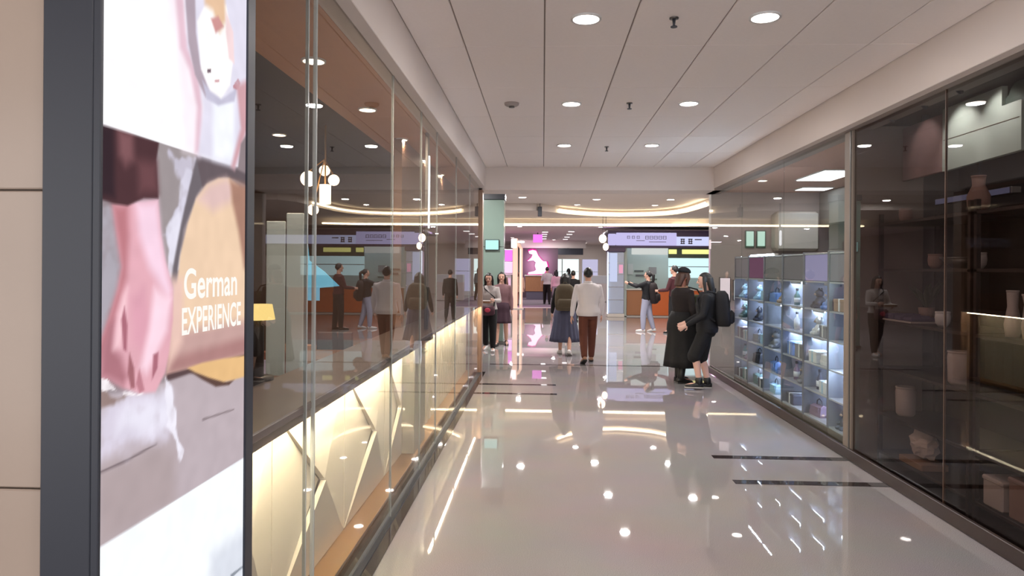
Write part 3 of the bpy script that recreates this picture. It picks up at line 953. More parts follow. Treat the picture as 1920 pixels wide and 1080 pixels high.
shelfz = [0.12, 0.46, 0.86, 1.27, 1.72, 2.12]
for k, (y0, y1, wh) in enumerate(((4.98, 6.3, 'beside the taupe pillar'), (3.62, 4.94, 'nearer the camera'))):
    t = thing('shelving_unit', 'dark timber shelving in the unlit shop window, ' + wh, 'shelf', (3.25, (y0 + y1) / 2, 0.012), 'dark shop shelving')
    for y in (y0, y1 - 0.03):
        for x in (2.98, 3.46):
            obj('upright', MB().box(x, x + 0.03, y, y + 0.03, 0.012, 2.2), M['dark_wood'], t)
    for z in shelfz:
        obj('shelf', MB().box(2.98, 3.49, y0, y1, z - 0.025, z, 0.003), M['dark_wood'], t)
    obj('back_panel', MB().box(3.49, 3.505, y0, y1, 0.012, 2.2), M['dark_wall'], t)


def vase(name, label, cat, x, y, z, prof, material, group='wares in the dark shop'):
    t = thing(name, label, cat, (x, y, z), group)
    obj('body', MB().rings([(x, y, z + a, r, r) for a, r in prof], 20), material, t, True)
    rz_, rr = prof[-1]
    obj('rim', ring((x, y), rr * 0.8, rr * 1.06, z + rz_ - 0.004, z + rz_ + 0.008, 20), material, t, True)
    return t


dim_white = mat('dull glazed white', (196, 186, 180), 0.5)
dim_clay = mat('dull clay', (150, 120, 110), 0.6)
V1 = [(0, .04), (.05, .07), (.12, .075), (.2, .04), (.26, .045)]
V2 = [(0, .06), (.02, .075), (.2, .08), (.24, .075)]
V3 = [(0, .03), (.03, .05), (.07, .055), (.11, .05)]
vase('vase', 'slim pale vase on the dark shelving near the yellow glow', 'vase', 3.1, 4.72, 1.27, [(0, .04), (.08, .05), (.2, .03), (.3, .035)], dim_white)
vase('vase', 'slim pale vase with wider neck beside its twin on dark shelving', 'vase', 3.1, 4.55, 1.27, [(0, .04), (.08, .05), (.22, .035), (.28, .045)], dim_white)
vase('pot', 'small round white pot at the middle joint of the dark window', 'pot', 3.1, 5.52, 1.27, V3, M['white'])
vase('canister', 'tall pale canister standing low on the dark shelving', 'canister', 3.1, 5.3, 0.86, V2, dim_white)
vase('vase', 'pinkish bulbous vase on the topmost dark shelf', 'vase', 3.12, 5.12, 2.12, V1, dim_clay)
vase('ball_ornament', 'small pale ball ornament on the topmost dark shelf beside the pillar', 'ornament', 3.12, 6.12, 2.12, V3, dim_clay)
vase('jar', 'squat clay jar on the second dark shelf from the top', 'jar', 3.14, 5.7, 1.72, V3, dim_clay)
vase('jar', 'squat pale jar with a dull sheen beside the clay jar', 'jar', 3.14, 5.15, 1.72, V3, dim_white)
vase('bowl', 'wide grey bowl above the pot on the dark shelving', 'bowl', 3.16, 5.4, 1.72, [(0, .05), (.03, .09), (.08, .13)], M['metal'])
vase('jug', 'narrow grey jug on the lower dark shelf beside the pillar', 'jug', 3.12, 6.1, 0.46, V2, dim_white)

t = thing('tray', 'pale tray of folded purple cloths on the dark shelf beside the pillar', 'tray', (3.12, 6.0, 1.27), 'wares in the dark shop')
obj('base', MB().box(2.99, 3.3, 5.78, 6.25, 1.27, 1.285, 0.004), dim_white, t)
for k in range(3):
    obj('folded_cloth', MB().box(3.0, 3.25, 5.8 + k * 0.15, 5.93 + k * 0.15, 1.285, 1.315 + 0.008 * k, 0.01), mat('purple cloth', (92, 82, 112), 0.9), t)
leaf = mat('dull green leaf', (62, 74, 42), 0.5)


def plant(name, label, x, y, z, n, h, material, potm):
    t = thing(name, label, 'plant', (x, y, z), 'plants')
    obj('pot', MB().rings([(x, y, z, .05, .05), (x, y, z + .1, .065, .065)], 16), potm, t, True)
    r_ = random.Random(name + label)
    for k in range(n):
        a = 2.4 * k
        ln = h * r_.uniform(0.7, 1.05)
        out = r_.uniform(0.25, 0.7) * h
        b = MB()
        pts = [(x, y, z + .09), (x + math.cos(a) * out * .5, y + math.sin(a) * out * .5, z + .1 + ln * .6), (x + math.cos(a) * out, y + math.sin(a) * out, z + .1 + ln)]
        b.tube(pts, [0.006, 0.028, 0.004], 6, ((math.cos(a), math.sin(a), 0.3), 0.25))
        obj('leaf', b, material, t, True)
    return t


plant('potted_plant', 'dark green leafy plant on the dark shelf beside the taupe pillar', 3.3, 6.12, 1.286, 9, 0.22, leaf, dim_clay)

t = thing('tissue_pile', 'crumpled white wrapping paper at the foot of the dark shelving', 'paper', (3.05, 5.75, 0.12), 'wares in the dark shop')
rr = random.Random(4)
b = MB().ell((3.09, 5.75, 0.30), 0.08, 0.17, 0.105, 14, 10, lambda p: 1 + 0.22 * math.sin(9 * p[0] + 3 * p[2]) * math.sin(7 * p[1] + 5 * p[2]))
obj('paper', b, mat('crumpled paper', (206, 192, 180), 0.8, bump=0.4, nscale=25), t)
obj('box', MB().box(2.99, 3.2, 5.6, 5.95, 0.12, 0.17, 0.004), mat('tan carton', (150, 116, 88), 0.8), t)
for k, (y, h, lab) in enumerate(((4.76, .2, 'pale box with rounded edges at the foot of the nearer dark shelving'), (4.5, .26, 'taller pale box at the foot of the nearer dark shelving'))):
    t = thing('carton', lab, 'box', (3.12, y, 0.12), 'wares in the dark shop')
    obj('body', MB().box(3.0, 3.25, y - .1, y + .1, 0.12, 0.12 + h, 0.012), dim_clay if k else dim_white, t)
    obj('lid', MB().box(2.995, 3.255, y - .105, y + .105, 0.12 + h - .03, 0.125 + h, 0.01), dim_clay if k else dim_white, t)

# lit cabinet shop shell
struct('wall_right', MB().box(7.9, 8.0, 6.5, 11.9, 0, 3.3), mat('olive grey wall', (150, 148, 132), 0.7), label='olive grey back wall of the cabinet shop', cat='wall')
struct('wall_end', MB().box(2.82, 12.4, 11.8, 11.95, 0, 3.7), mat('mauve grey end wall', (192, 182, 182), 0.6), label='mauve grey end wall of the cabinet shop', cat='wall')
struct('ceiling', MB().box(2.95, 8.0, 6.5, 11.8, SOFF, SOFF + 0.1), mat('rose brown ceiling', (204, 160, 142), 0.7), label='rose brown ceiling of the cabinet shop', cat='ceiling')
struct('trim_7', MB().box(4.6, 4.75, 6.5, 11.8, 2.45, 2.99, 0.01), mat('grey duct', (150, 150, 148), 0.5), label='grey boxed duct hanging under the rose brown ceiling', cat='duct')
pane_glow = glow('panel light', (248, 248, 255), 4.5)
for k, (x0, x1, y0, y1, lab) in enumerate(((3.62, 4.1, 9.1, 10.1, 'large square panel light in the rose brown ceiling'), (4.05, 4.5, 11.0, 11.35, 'slim panel light beside the cabinet shop end wall'))):
    t = thing('panel_light', lab, 'ceiling light', ((x0 + x1) / 2, (y0 + y1) / 2, SOFF), 'cabinet shop panel lights')
    obj('frame', MB().box(x0 - .02, x1 + .02, y0 - .02, y1 + .02, SOFF - .015, SOFF + .01, .003), M['white'], t)
    obj('diffuser', MB().box(x0, x1, y0, y1, SOFF - .02, SOFF - .014), pane_glow, t)
downlight(3.17, 7.27, SOFF, 0.06, 14, 'warm round light in the rose brown ceiling above the nearest cabinet', 'cabinet shop lights', (1, .8, .66), 'lens_warm')
downlight(3.17, 10.2, SOFF, 0.06, 14, 'warm round light in the rose brown ceiling above the farthest cabinet', 'cabinet shop lights', (1, .8, .66), 'lens_warm')
scr_g = glow('pale green screen', (214, 246, 230), 1.0)
for k, x in enumerate((3.455, 3.64)):
    t = thing('wall_screen', 'small pale green lit panel on the end wall, %s one' % ['corridor-side', 'inner'][k], 'screen', (x, 11.78, 2.22), 'green lit panels')
    obj('frame', MB().box(x - .075, x + .075, 11.76, 11.8, 2.07, 2.36, .004), mat('green frame', (92, 122, 108), .5), t)
    obj('screen', MB().box(x - .06, x + .06, 11.754, 11.76, 2.10, 2.345), scr_g, t)
t = thing('wall_cupboard', 'pale rounded wall cupboard beside the green lit panels', 'cupboard', (4.1, 11.6, 2.3))
obj('body', MB().box(3.8, 4.5, 11.5, 11.8, 2.02, 2.66, 0.05), M['offwhite'], t)
obj('door', MB().box(3.83, 4.47, 11.485, 11.5, 2.05, 2.63, 0.01), M['white'], t)

zs = [0.12, 0.41, 0.70, 0.995, 1.29, 1.585]
dv = [6.53, 7.19, 7.86, 8.55, 9.25, 9.95, 10.64]
cab_back = mat('grey back panel', (142, 148, 168), 0.5, noise=0.08, nscale=3)
cab_side = mat('anodised cabinet side', (126, 128, 140), 0.35)
cab_shelf = mat('pale shelf board', (176, 178, 188), 0.3)
cab_plinth = mat('bronze cabinet plinth', (112, 98, 84), 0.35)
heads = [mat('mauve grey header', (132, 124, 140), .6), glow('lit lavender header', (186, 176, 218), .62), mat('grey header', (118, 114, 124), .6),
         mat('taupe header', (120, 116, 118), .6), glow('lit rose header', (170, 112, 146), .42), mat('pale rose header', (150, 138, 150), .6)]
where = ['nearest the pillar', 'second from the pillar', 'third from the pillar', 'fourth from the pillar', 'fifth from the pillar', 'farthest from the pillar']
CX0, CX1 = 2.9, 3.3
gr2 = random.Random(8)
for i in range(6):
    y0, y1 = dv[i] + 0.003, dv[i + 1] - 0.003
    t = thing('display_cabinet', 'glass-fronted display cabinet of lit cells, ' + where[i], 'cabinet', (3.1, (y0 + y1) / 2, 0), 'lit display cabinets')
    obj('plinth', MB().box(CX0, CX1, y0, y1, 0, 0.10, .004), cab_plinth, t)
    obj('back_panel', MB().box(CX1 - .012, CX1, y0, y1, 0.1, 1.9), cab_back, t)
    for y in (y0, y1 - 0.02):
        obj('side_panel', MB().box(CX0, CX1 - .012, y, y + 0.02, 0.1, 1.9, .002), cab_side, t)
    for z in zs + [1.885]:
        obj('shelf', MB().box(CX0 + .004, CX1 - .012, y0 + .02, y1 - .02, z - .018, z, .002), cab_shelf, t)
    for z in zs[1:]:
        la = y0 + .04 + gr2.choice((0, 0, .12, .3))
        lb_ = min(y1 - .04, la + gr2.choice((.18, .28, .5)))
        obj('light_strip', MB().box(CX0 + .105, CX0 + .11, la, lb_, z - .042, z - .0185), M['led_cool'], t)
        if i or z < .5:
            obj('strip_cover', MB().box(CX0 + .09, CX0 + .104, la - .005, lb_ + .005, z - .046, z - .0185), M['white'], t)
    obj('header_board', MB().box(CX0 + .01, CX0 + .03, y0 + .02, y1 - .02, 1.59, 1.865, .003), heads[i], t)
t = thing('header_light', 'short bright light bar on top of the fourth and fifth cabinets', 'light', (2.93, 9.3, 1.9))
obj('housing', MB().box(2.92, 2.97, 8.9, 9.9, 1.886, 1.91), M['white'], t)
obj('diffuser', MB().box(2.914, 2.92, 8.92, 9.88, 1.888, 1.908), M['led_cool'], t)

# goods in the cells --------------------------------------------------------
gcols = dict(white=(222, 224, 230), grey=(128, 130, 140), slate=(72, 76, 92), blue=(110, 142, 206), sky=(170, 204, 230), mauve=(140, 118, 142), tan=(168, 146, 130), dark=(46, 46, 56), teal=(92, 128, 130))
gm = {k: mat(k + ' goods', v, .55, noise=.1, nscale=9) for k, v in gcols.items()}


def proto_box(c, s):
    t = thing('gift_box', 'x', 'box')
    obj('body', MB().box(-.08, .08, -.115, .115, 0, .15 * s, .006), gm[c], t, local=True)
    obj('lid', MB().box(-.084, .084, -.119, .119, .15 * s - .03, .15 * s + .006, .006), gm[c], t, local=True)
    obj('ribbon', MB().box(-.086, .086, -.014, .014, 0.002, .15 * s + .01, .002), gm['white' if c != 'white' else 'sky'], t, local=True)
    return t


def proto_toy(c, s):
    t = thing('soft_toy', 'x', 'toy')
    b = MB().ell((0, 0, .075 * s), .065 * s, .07 * s, .078 * s, 14, 9)
    b.tube([(0, -.04 * s, .09 * s), (-.05 * s, -.085 * s, .06 * s)], [.026 * s, .024 * s], 8)
    b.tube([(0, .04 * s, .09 * s), (-.05 * s, .085 * s, .06 * s)], [.026 * s, .024 * s], 8)
    b.tube([(-.02, -.035 * s, .03 * s), (-.09 * s, -.045 * s, .025 * s)], [.028 * s, .026 * s], 8)
    b.tube([(-.02, .035 * s, .03 * s), (-.09 * s, .045 * s, .025 * s)], [.028 * s, .026 * s], 8)
    obj('body', b, gm[c], t, True, local=True)
    b = MB().ell((-.01, 0, .185 * s), .052 * s, .058 * s, .052 * s, 14, 9)
    for sy in (-1, 1):
        b.ell((0, sy * .045 * s, .235 * s), .014 * s, .02 * s, .022 * s, 8, 6)
    obj('head', b, gm[c], t, True, local=True)
    obj('muzzle', MB().ell((-.06 * s, 0, .175 * s), .018 * s, .022 * s, .016 * s, 10, 6), gm['tan'], t, True, local=True)
    return t


def proto_bag(c, s):
    t = thing('handbag', 'x', 'bag')
    b = MB().loft([[(x * k, y * k2, z) for x, y in ((-.05, -.12), (.05, -.12), (.05, .12), (-.05, .12))] for z, k, k2 in ((0, 1, 1), (.03, 1.1, 1.05), (.13 * s, .8, .92), (.15 * s, .4, .85))])
    obj('body', b, gm[c], t, local=True)
    obj('handle', MB().tube([(0, -.06, .14 * s), (0, -.05, .14 * s + .05), (0, 0, .14 * s + .075), (0, .05, .14 * s + .05), (0, .06, .14 * s)], .007, 6), gm['dark'], t, True, local=True)
    obj('flap', MB().box(-.062, -.05, -.09, .09, .06 * s, .14 * s, .004), gm[c], t, local=True)
    return t


def proto_bottle(c, s):
    t = thing('bottle', 'x', 'bottle')
    obj('body', MB().rings([(0, 0, 0, .032, .032), (0, 0, .11 * s, .034, .034), (0, 0, .14 * s, .014, .014), (0, 0, .17 * s, .013, .013)], 14), gm[c], t, True, local=True)
    obj('cap', MB().cyl((0, 0), .016, .168 * s, .195 * s, 12), gm['dark'], t, local=True)
    obj('paper_label', MB().cyl((0, 0), .0355, .03 * s, .085 * s, 14), gm['white'], t, True, local=True)
    return t


makers = [(proto_box, 'box'), (proto_toy, 'soft toy'), (proto_bag, 'handbag'), (proto_bottle, 'bottle')]
protos = {}
rown = ['bottom', 'second lowest', 'middle', 'second highest', 'top']
gr = random.Random(11)
for i in range(6):
    for j in range(5):
        y0, y1 = dv[i] + .04, dv[i + 1] - .04
        if (i, j) == (0, 1):
            spots_ = [(0.5, .14, 0, 'white', 'tall', 1.3, '')]
        else:
            spots_, prev = [], set()
            for yf, xo, pos in ((.27, .11, 'front near side'), (.74, .11, 'front far side'), (.25, .285, 'back near side'), (.75, .285, 'back far side')):
                if gr.random() < (.12 if xo < .2 else .45):
                    continue
                kind = gr.randrange(4)
                cname = gr.choice([c_ for c_ in gcols if (kind, c_) not in prev])
                prev.add((kind, cname))
                sname, sv_ = gr.choice((('small', .8), ('mid-sized', 1.0), ('tall', 1.2)))
                spots_.append((yf, xo, kind, cname, sname, sv_, pos))
        for yf, xo, kind, cname, sname, sv_, pos in spots_:
            sv_ = min(sv_, (1.3, .86, .95, 1.1)[kind])
            key = (kind, cname, sname)
            if key in protos:
                o = copy_tree(protos[key])
            else:
                o = makers[kind][0](cname, sv_)
                protos[key] = o
            o.location = (CX0 + xo, y0 + (y1 - y0) * yf, zs[j] + .0005)
            o.rotation_euler = (0, 0, gr.uniform(-.1, .1))
            o['label'] = '%s %s %s, %s lit row, %s cabinet from pillar%s' % (sname, cname, makers[kind][1], rown[j], where[i].split()[0], (', ' + pos) if pos else '')
            o['group'] = 'goods in the lit display cabinets'

for k, (x0, x1, z0, z1, c, lab) in enumerate(((2.97, 3.13, 1.18, 1.56, (255, 232, 240), 'pinkish white glowing panel imitating a reflection, end wall near the corridor'), (3.2, 3.3, 1.2, 1.52, (240, 244, 250), 'narrow white glowing panel imitating a reflection, end wall beside the farthest cabinet'))):
    t = thing('reflection_panel', lab, 'notice', ((x0 + x1) / 2, 11.78, (z0 + z1) / 2), 'glowing reflection panels')  # glowing panels added to imitate a bright reflection in the glass
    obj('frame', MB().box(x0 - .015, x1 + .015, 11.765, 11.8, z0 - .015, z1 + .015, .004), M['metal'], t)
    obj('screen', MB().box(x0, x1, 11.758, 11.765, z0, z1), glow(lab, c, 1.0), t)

# ----------------------------------------------------------------------------
# hall beyond the corridor
# ----------------------------------------------------------------------------
hall_plaster = mat('hall plaster', (206, 196, 188), 0.75)
struct('ceiling', MB().box(-9.5, 12.5, 11.8, 24, 3.6, 3.7), hall_plaster, label='high pale ceiling of the hall beyond the corridor', cat='ceiling')
bend = [(-0.2, 20.35), (0.13, 20.75), (0.43, 21.2), (0.7, 21.62), (1.03, 21.97), (1.45, 22.32), (1.92, 22.57), (2.5, 22.66), (3.11, 22.52), (3.55, 22.32), (3.89, 22.0), (4.14, 21.5), (4.28, 20.87), (4.36, 19.9), (4.40, 18.85), (4.42, 17.9)]
curve = [(-9.4, 19.6), (-2.5, 19.9)] + bend + [(4.7, 17.3), (12.4, 17.2)]
struct('trim_8', MB().prism(curve + [(12.4, 24.0), (-9.4, 24.0)], 2, 3.40, 3.62), hall_plaster, label='curved dropped ceiling edge of the hall carrying cove light', cat='bulkhead')
tl = thing('cove_light', 'curved warm cove light line on the hall ceiling edge', 'light', (2.4, 21.5, 3.5))
pts = [(2.2 + (x - 2.2) * .965, 19.5 + (y - 19.5) * .975, 3.47) for x, y in bend[2:-1]]
obj('strip', MB().tube(pts, 0.028, 8), M['led_cove'], tl, True)
obj('channel', MB().tube([(2.2 + (x - 2.2) * .985, 19.5 + (y - 19.5) * .988, 3.52) for x, y in bend[2:-1]], 0.02, 6), M['white'], tl)
b8 = struct('trim_9', MB().box(-9.4, 12.4, 23.9, 24.3, 3.17, 3.62, .02), hall_plaster, label='pale fascia across the hall under the curved ceiling edge', cat='bulkhead')
tl = thing('cove_light', 'long straight warm cove light line across the hall fascia', 'light', (1.6, 23.85, 3.2))
obj('strip', MB().tube([(-5.2, 23.87, 3.2), (-2.2, 23.87, 3.2), (2, 23.87, 3.2), (4.4, 23.84, 3.2), (5.6, 23.7, 3.22)], 0.03, 8), M['led_cove'], tl, True)
obj('channel', MB().box(-5.2, 4.4, 23.88, 23.92, 3.22, 3.26), M['white'], tl)
struct('ceiling', MB().box(-9.5, 12.5, 24.2, 48, 3.3, 3.4), mat('far shop ceiling', (226, 210, 204), .7), label='greyish ceiling over the far shops', cat='ceiling')
struct('wall_left', MB().box(-9.5, -9.4, 11.6, 48, 0, 3.7), hall_plaster, label='pale side wall of the hall', cat='wall')
struct('wall_right', MB().box(12.4, 12.5, 11.9, 48, 0, 3.7), hall_plaster, label='pale side wall of the hall behind the kiosk', cat='wall')
struct('wall_back', MB().box(-9.5, 12.5, 46, 46.1, 0, 3.4), hall_plaster, label='pale wall at the far end of the far shops', cat='wall')

hl = [(1.45, 19.0), (3.45, 19.0), (-0.56, 18.5), (1.56, 16.3), (3.5, 16.2), (1.68, 14.0), (4.0, 13.9), (-1.6, 14.0), (-3.4, 16.3), (-3.6, 19.0), (6.4, 16.2)]
hname = ['right of the corridor axis on the fourth lamp line', 'at far right of the fourth lamp line', 'left of the axis beside the beam', 'in the second hall lamp line, left one', 'in the second hall lamp line, right one',
         'in the first hall lamp line, middle one', 'in the first hall lamp line, right one', 'in the first hall lamp line, left one', 'over the hall side wall, nearer', 'over the hall side wall, farther', 'over the kiosk approach']
for (x, y), n in zip(hl, hname):
    downlight(x, y, 3.6, .1, ATRIUM_W, 'round recessed hall ceiling light ' + n, 'hall downlights', (1, .96, .94))
for k, (x, y) in enumerate(((1.0, 20.6), (3.3, 20.7))):
    downlight(x, y, 3.6, .085, 8, 'small hall ceiling light just before the curved cove, %s one' % ['left', 'right'][k], 'hall downlights', (1, .9, .85))
t = thing('ceiling_speaker', 'small dark box hanging from the hall ceiling', 'speaker', (-.1, 20.4, 3.4))
obj('body', MB().box(-.16, -.04, 20.2, 20.4, 3.22, 3.50, .01), M['black'], t)
obj('stem', MB().box(-.11, -.09, 20.29, 20.31, 3.5, 3.61), M['black'], t)

# green pillar with a screen
pg = mat('green grey glazed panel', (138, 160, 150), 0.2, noise=.08, nscale=2)
t = thing('pillar', 'square green grey glazed pillar carrying a small cyan screen', 'pillar', (-1.13, 15.75, 0))
for k in range(3):
    obj('panel', MB().box(-1.36, -.88, 15.5, 16.0, .06 + k * 1.06, 1.11 + k * 1.06, .006), pg, t)
obj('base', MB().box(-1.38, -.86, 15.48, 16.02, 0, .06, .004), M['metal'], t)
obj('top', MB().box(-1.38, -.86, 15.48, 16.02, 3.24, 3.6, .004), M['black'], t)
s = thing('pillar_screen', 'small cyan lit screen mounted on the green pillar', 'screen', (-1.14, 15.47, 2.22))
obj('bezel', MB().box(-1.30, -.98, 15.45, 15.499, 2.10, 2.34, .004), M['black'], s)
obj('screen', MB().box(-1.285, -.995, 15.444, 15.45, 2.115, 2.325), glow('cyan screen', (190, 244, 236), 1.05), s)
t = thing('light_tube', 'tall white light tube high beside the green pillar', 'light', (-1.15, 20, 2.6))
obj('tube', MB().tube([(-1.15, 20, 2.42), (-1.15, 20, 2.8)], .035, 10), glow('white tube hall', (246, 248, 255), 3), t, True)
obj('bracket', MB().box(-1.17, -1.13, 20.03, 20.06, 2.4, 3.6), M['metal'], t)

# illuminated gateway ---------------------------------------------------------
cream = mat('cream gate frame', (222, 186, 168), .4, emit=.5, emit_rgb=(255, 206, 180))
t = thing('gateway', 'cream glowing gateway with two posts and a white lamp box', 'gate', (-1.0, 29, 0))
obj('post', MB().box(-1.26, -1.06, 28.9, 29.1, .03, 2.95, .01), cream, t)
obj('post', MB().box(-.97, -.85, 28.9, 29.1, .03, 2.55, .01), cream, t)
obj('lintel', MB().tube([(-1.15, 29, 2.72), (-1.0, 29, 2.68), (-.91, 29, 2.52)], [.08, .07, .05], 8), cream, t, True)
obj('lamp_box', MB().box(-1.33, -1.1, 28.86, 28.98, 2.55, 2.93, .01), glow('gate lamp', (255, 232, 240), 2.2), t)
obj('light_line', MB().box(-.96, -.92, 28.885, 28.9, .2, 2.5), glow('gate light line', (255, 216, 190), 1.8), t)
obj('base', MB().box(-1.35, -.8, 28.8, 29.2, 0, .03), M['offwhite'], t)
area('pink_shop_glow', (-1.9, 30.5, 2.9), (0, 0, 0), .4, .4, 80, (1, .42, .82))

pk = glow('pink lit panel', (236, 120, 226), 1.25)
pk2 = glow('pale pink lit panel', (255, 196, 250), 1.3)
t = thing('pink_light_box', 'pink lit advertising box beyond the green pillar', 'light box', (-1.56, 31, 1.4))
obj('case', MB().box(-1.78, -1.34, 30.95, 31.2, 1.4, 2.55, .01), M['white'], t)
obj('stand', MB().box(-1.7, -1.42, 31.0, 31.15, 0, 1.4, .01), M['white'], t)
obj('upper_panel', MB().box(-1.75, -1.37, 30.93, 30.95, 2.02, 2.52), pk, t)
obj('lower_panel', MB().box(-1.75, -1.37, 30.93, 30.95, 1.5, 1.98), pk2, t)
t = thing('hanging_sign', 'square pink lit sign hanging from the far ceiling', 'sign', (-.24, 31, 3.1))
obj('panel', MB().box(-.45, -.03, 30.96, 31.04, 2.86, 3.22, .01), pk, t)
obj('rod', MB().box(-.26, -.22, 30.98, 31.02, 3.2, 3.3), M['black'], t)

# far shop: dark wall with neon figure
dk = mat('dark plum wall', (74, 58, 68), .6)
struct('wall_plum', MB().box(-1.25, .86, 40, 40.1, 0, 2.9), dk, label='dark plum wall behind the bright pink sign', cat='wall')
struct('trim_10', MB().box(-1.3, 2.45, 39.9, 40.12, 2.88, 3.31), M['offwhite'], label='pale fascia above the dark plum wall', cat='trim')
hd = thing('shop_header', 'dark sign board above the bright far shop entrance', 'sign board', (1.4, 40, 2.65))
obj('board', MB().box(.86, 2.3, 39.95, 40.1, 2.5, 2.87, .01), M['black'], hd)
obj('hanger', MB().box(1.4, 1.5, 39.98, 40.06, 2.86, 3.0), M['black'], hd)
neon = thing('neon_sign', 'glowing pink and white abstract emblem on the dark plum wall', 'sign', (-.3, 39.95, 1.9))
blob = [(-.83, 2.70), (-.60, 2.76), (-.40, 2.72), (-.28, 2.45), (-.10, 2.22), (.02, 2.12), (.20, 2.10), (.27, 1.85), (.18, 1.58), (.05, 1.38), (-.85, 1.36), (-.84, 1.47), (-.50, 1.54), (-.40, 1.62), (-.47, 1.85), (-.42, 2.05), (-.55, 2.16), (-.86, 2.18), (-.88, 2.12), (-.66, 2.34), (-.60, 2.50), (-.80, 2.56)]
obj('figure', MB().prism(blob, 1, 39.93, 39.98), glow('white pink neon', (255, 214, 242), 1.6), neon)
ctr = np.mean(blob, 0)
obj('halo_plate', MB().prism([tuple(ctr + (np.array(p) - ctr) * 1.12) for p in blob], 1, 39.98, 40.0), glow('magenta neon edge', (220, 52, 150), 1.2), neon)
area('neon_wash', (-.3, 39.5, 2.0), (RAD(90), 0, 0), 1.2, 1.2, 40, (1, .5, .8))
ct = thing('shop_counter', 'brown fronted counter before the dark plum wall', 'counter', (-.2, 38, 0))
obj('body', MB().box(-.95, .5, 37.7, 38.5, .45, 1.28, .01), M['oak'], ct)
obj('kick', MB().box(-.9, .45, 37.74, 38.4, .008, .45), mat('grey counter base', (96, 92, 108), .6), ct)
obj('top', MB().box(-1.0, .55, 37.65, 38.55, 1.28, 1.34, .01), M['offwhite'], ct)
# bright shop windows behind
for k, (x0, x1, c, st, lab) in enumerate(((.9, 1.12, (226, 246, 246), 1.3, 'narrow pale cyan lit panel'), (1.2, 2.15, (228, 250, 248), 1.35, 'broad bright cyan white lit panel'), (2.38, 3.3, (204, 200, 232), .85, 'lavender lit panel'))):
    t = thing('lit_panel', lab + ' in the far shop', 'lit panel', ((x0 + x1) / 2, 42, 1.0), 'lit panels of the far shop')
    obj('case', MB().box(x0 - .03, x1 + .03, 42.0, 42.2, .01, 2.3, .01), M['white'], t)
    obj('panel', MB().box(x0, x1, 41.98, 42.0, .3, 2.26), glow(lab, c, st), t)
    obj('rail', MB().box(x0, x1, 41.96, 41.98, 1.5, 1.53), M['chrome'], t)
t = thing('shop_cabinet', 'grey glass-topped cabinet of the far shop beside the white shirted man', 'cabinet', (2.6, 36, 0))
obj('body', MB().box(2.1, 3.5, 35.8, 36.5, .01, .95, .01), M['offwhite'], t)
obj('glass_top', MB().box(2.1, 3.5, 35.8, 36.5, .95, 1.35, .01), M['frosted'], t)

# light bars of the far ceiling
bars = [(.08, 29.4), (.06, 31.3), (.05, 33.4), (.04, 35.9), (1.17, 28.9), (1.18, 31.2), (1.16, 33.9), (1.16, 36.4)]
bl = glow('bar light', (255, 244, 244), 5)
for k, (x, y) in enumerate(bars):
    t = thing('light_bar', 'short white light bar on the far ceiling, %s of the %s row' % (['first', 'second', 'third', 'fourth'][k % 4], ['pink sign', 'white shop'][k // 4]), 'ceiling light', (x, y, 3.3), 'far ceiling light bars')
    obj('case', MB().box(x - .13, x + .13, y - .1, y + .1, 3.24, 3.31, .01), M['white'], t)
    obj('diffuser', MB().box(x - .12, x + .12, y - .09, y + .09, 3.232, 3.24), bl, t)
for k, (a, b_) in enumerate((((-.1, 40.3, 3.2), (.5, 44.6, 3.2)), ((.9, 44.6, 3.2), (1.3, 40.6, 3.2)), ((-1.5, 39.6, 3.2), (-1.1, 39.4, 3.2)))):
    t = thing('light_tube', ['slanting light tube above the pink emblem', 'slanting light tube above the bright far panels', 'short light tube above the gateway'][k], 'ceiling light', a, 'far light tubes')
    obj('tube', MB().tube([a, b_], .05, 8), bl, t, True)
    obj('channel', MB().tube([(a[0], a[1], 3.265), (b_[0], b_[1], 3.265)], .03, 6), M['white'], t)

t = thing('pendant_lamp', 'bright warm pendant lamp cluster beside the kiosk end', 'pendant lamp', (1.95, 22.6, 2.5))
b = MB().ell((1.93, 22.6, 2.68), .12, .12, .14, 16, 10)
obj('globe', b, M['globe'], t, True)
obj('globe', MB().ell((2.04, 22.7, 2.42), .09, .09, .12, 16, 10), M['globe'], t, True)
obj('cord', MB().tube([(1.93, 22.6, 2.8), (1.93, 22.6, 3.4)], .008, 6), M['black'], t)
obj('cord', MB().tube([(2.04, 22.7, 2.52), (2.04, 22.7, 3.4)], .008, 6), M['black'], t)

fx = [(-.9, 26.5), (2.2, 26.6), (-4.5, 27), (-3, 33), (2.9, 32), (.6, 38.5), (4.5, 37), (-5, 38), (7.5, 30), (2.6, 43), (-1.6, 36)]
fn = ['just past the fascia, left of the axis', 'just past the fascia beside the kiosk', 'past the fascia at the side wall', 'left of the gateway', 'behind the kiosk end', 'before the plum wall', 'before the lavender panel', 'over the far left shop', 'behind the kiosk roof', 'over the bright far panels', 'behind the pink light box']
for (x, y), n in zip(fx, fn):  # fill lamps added to brighten the far shops
    downlight(x, y, 3.3, .09, 62, 'added round far ceiling fill light ' + n, 'far fill downlights', (1, .95, .94))

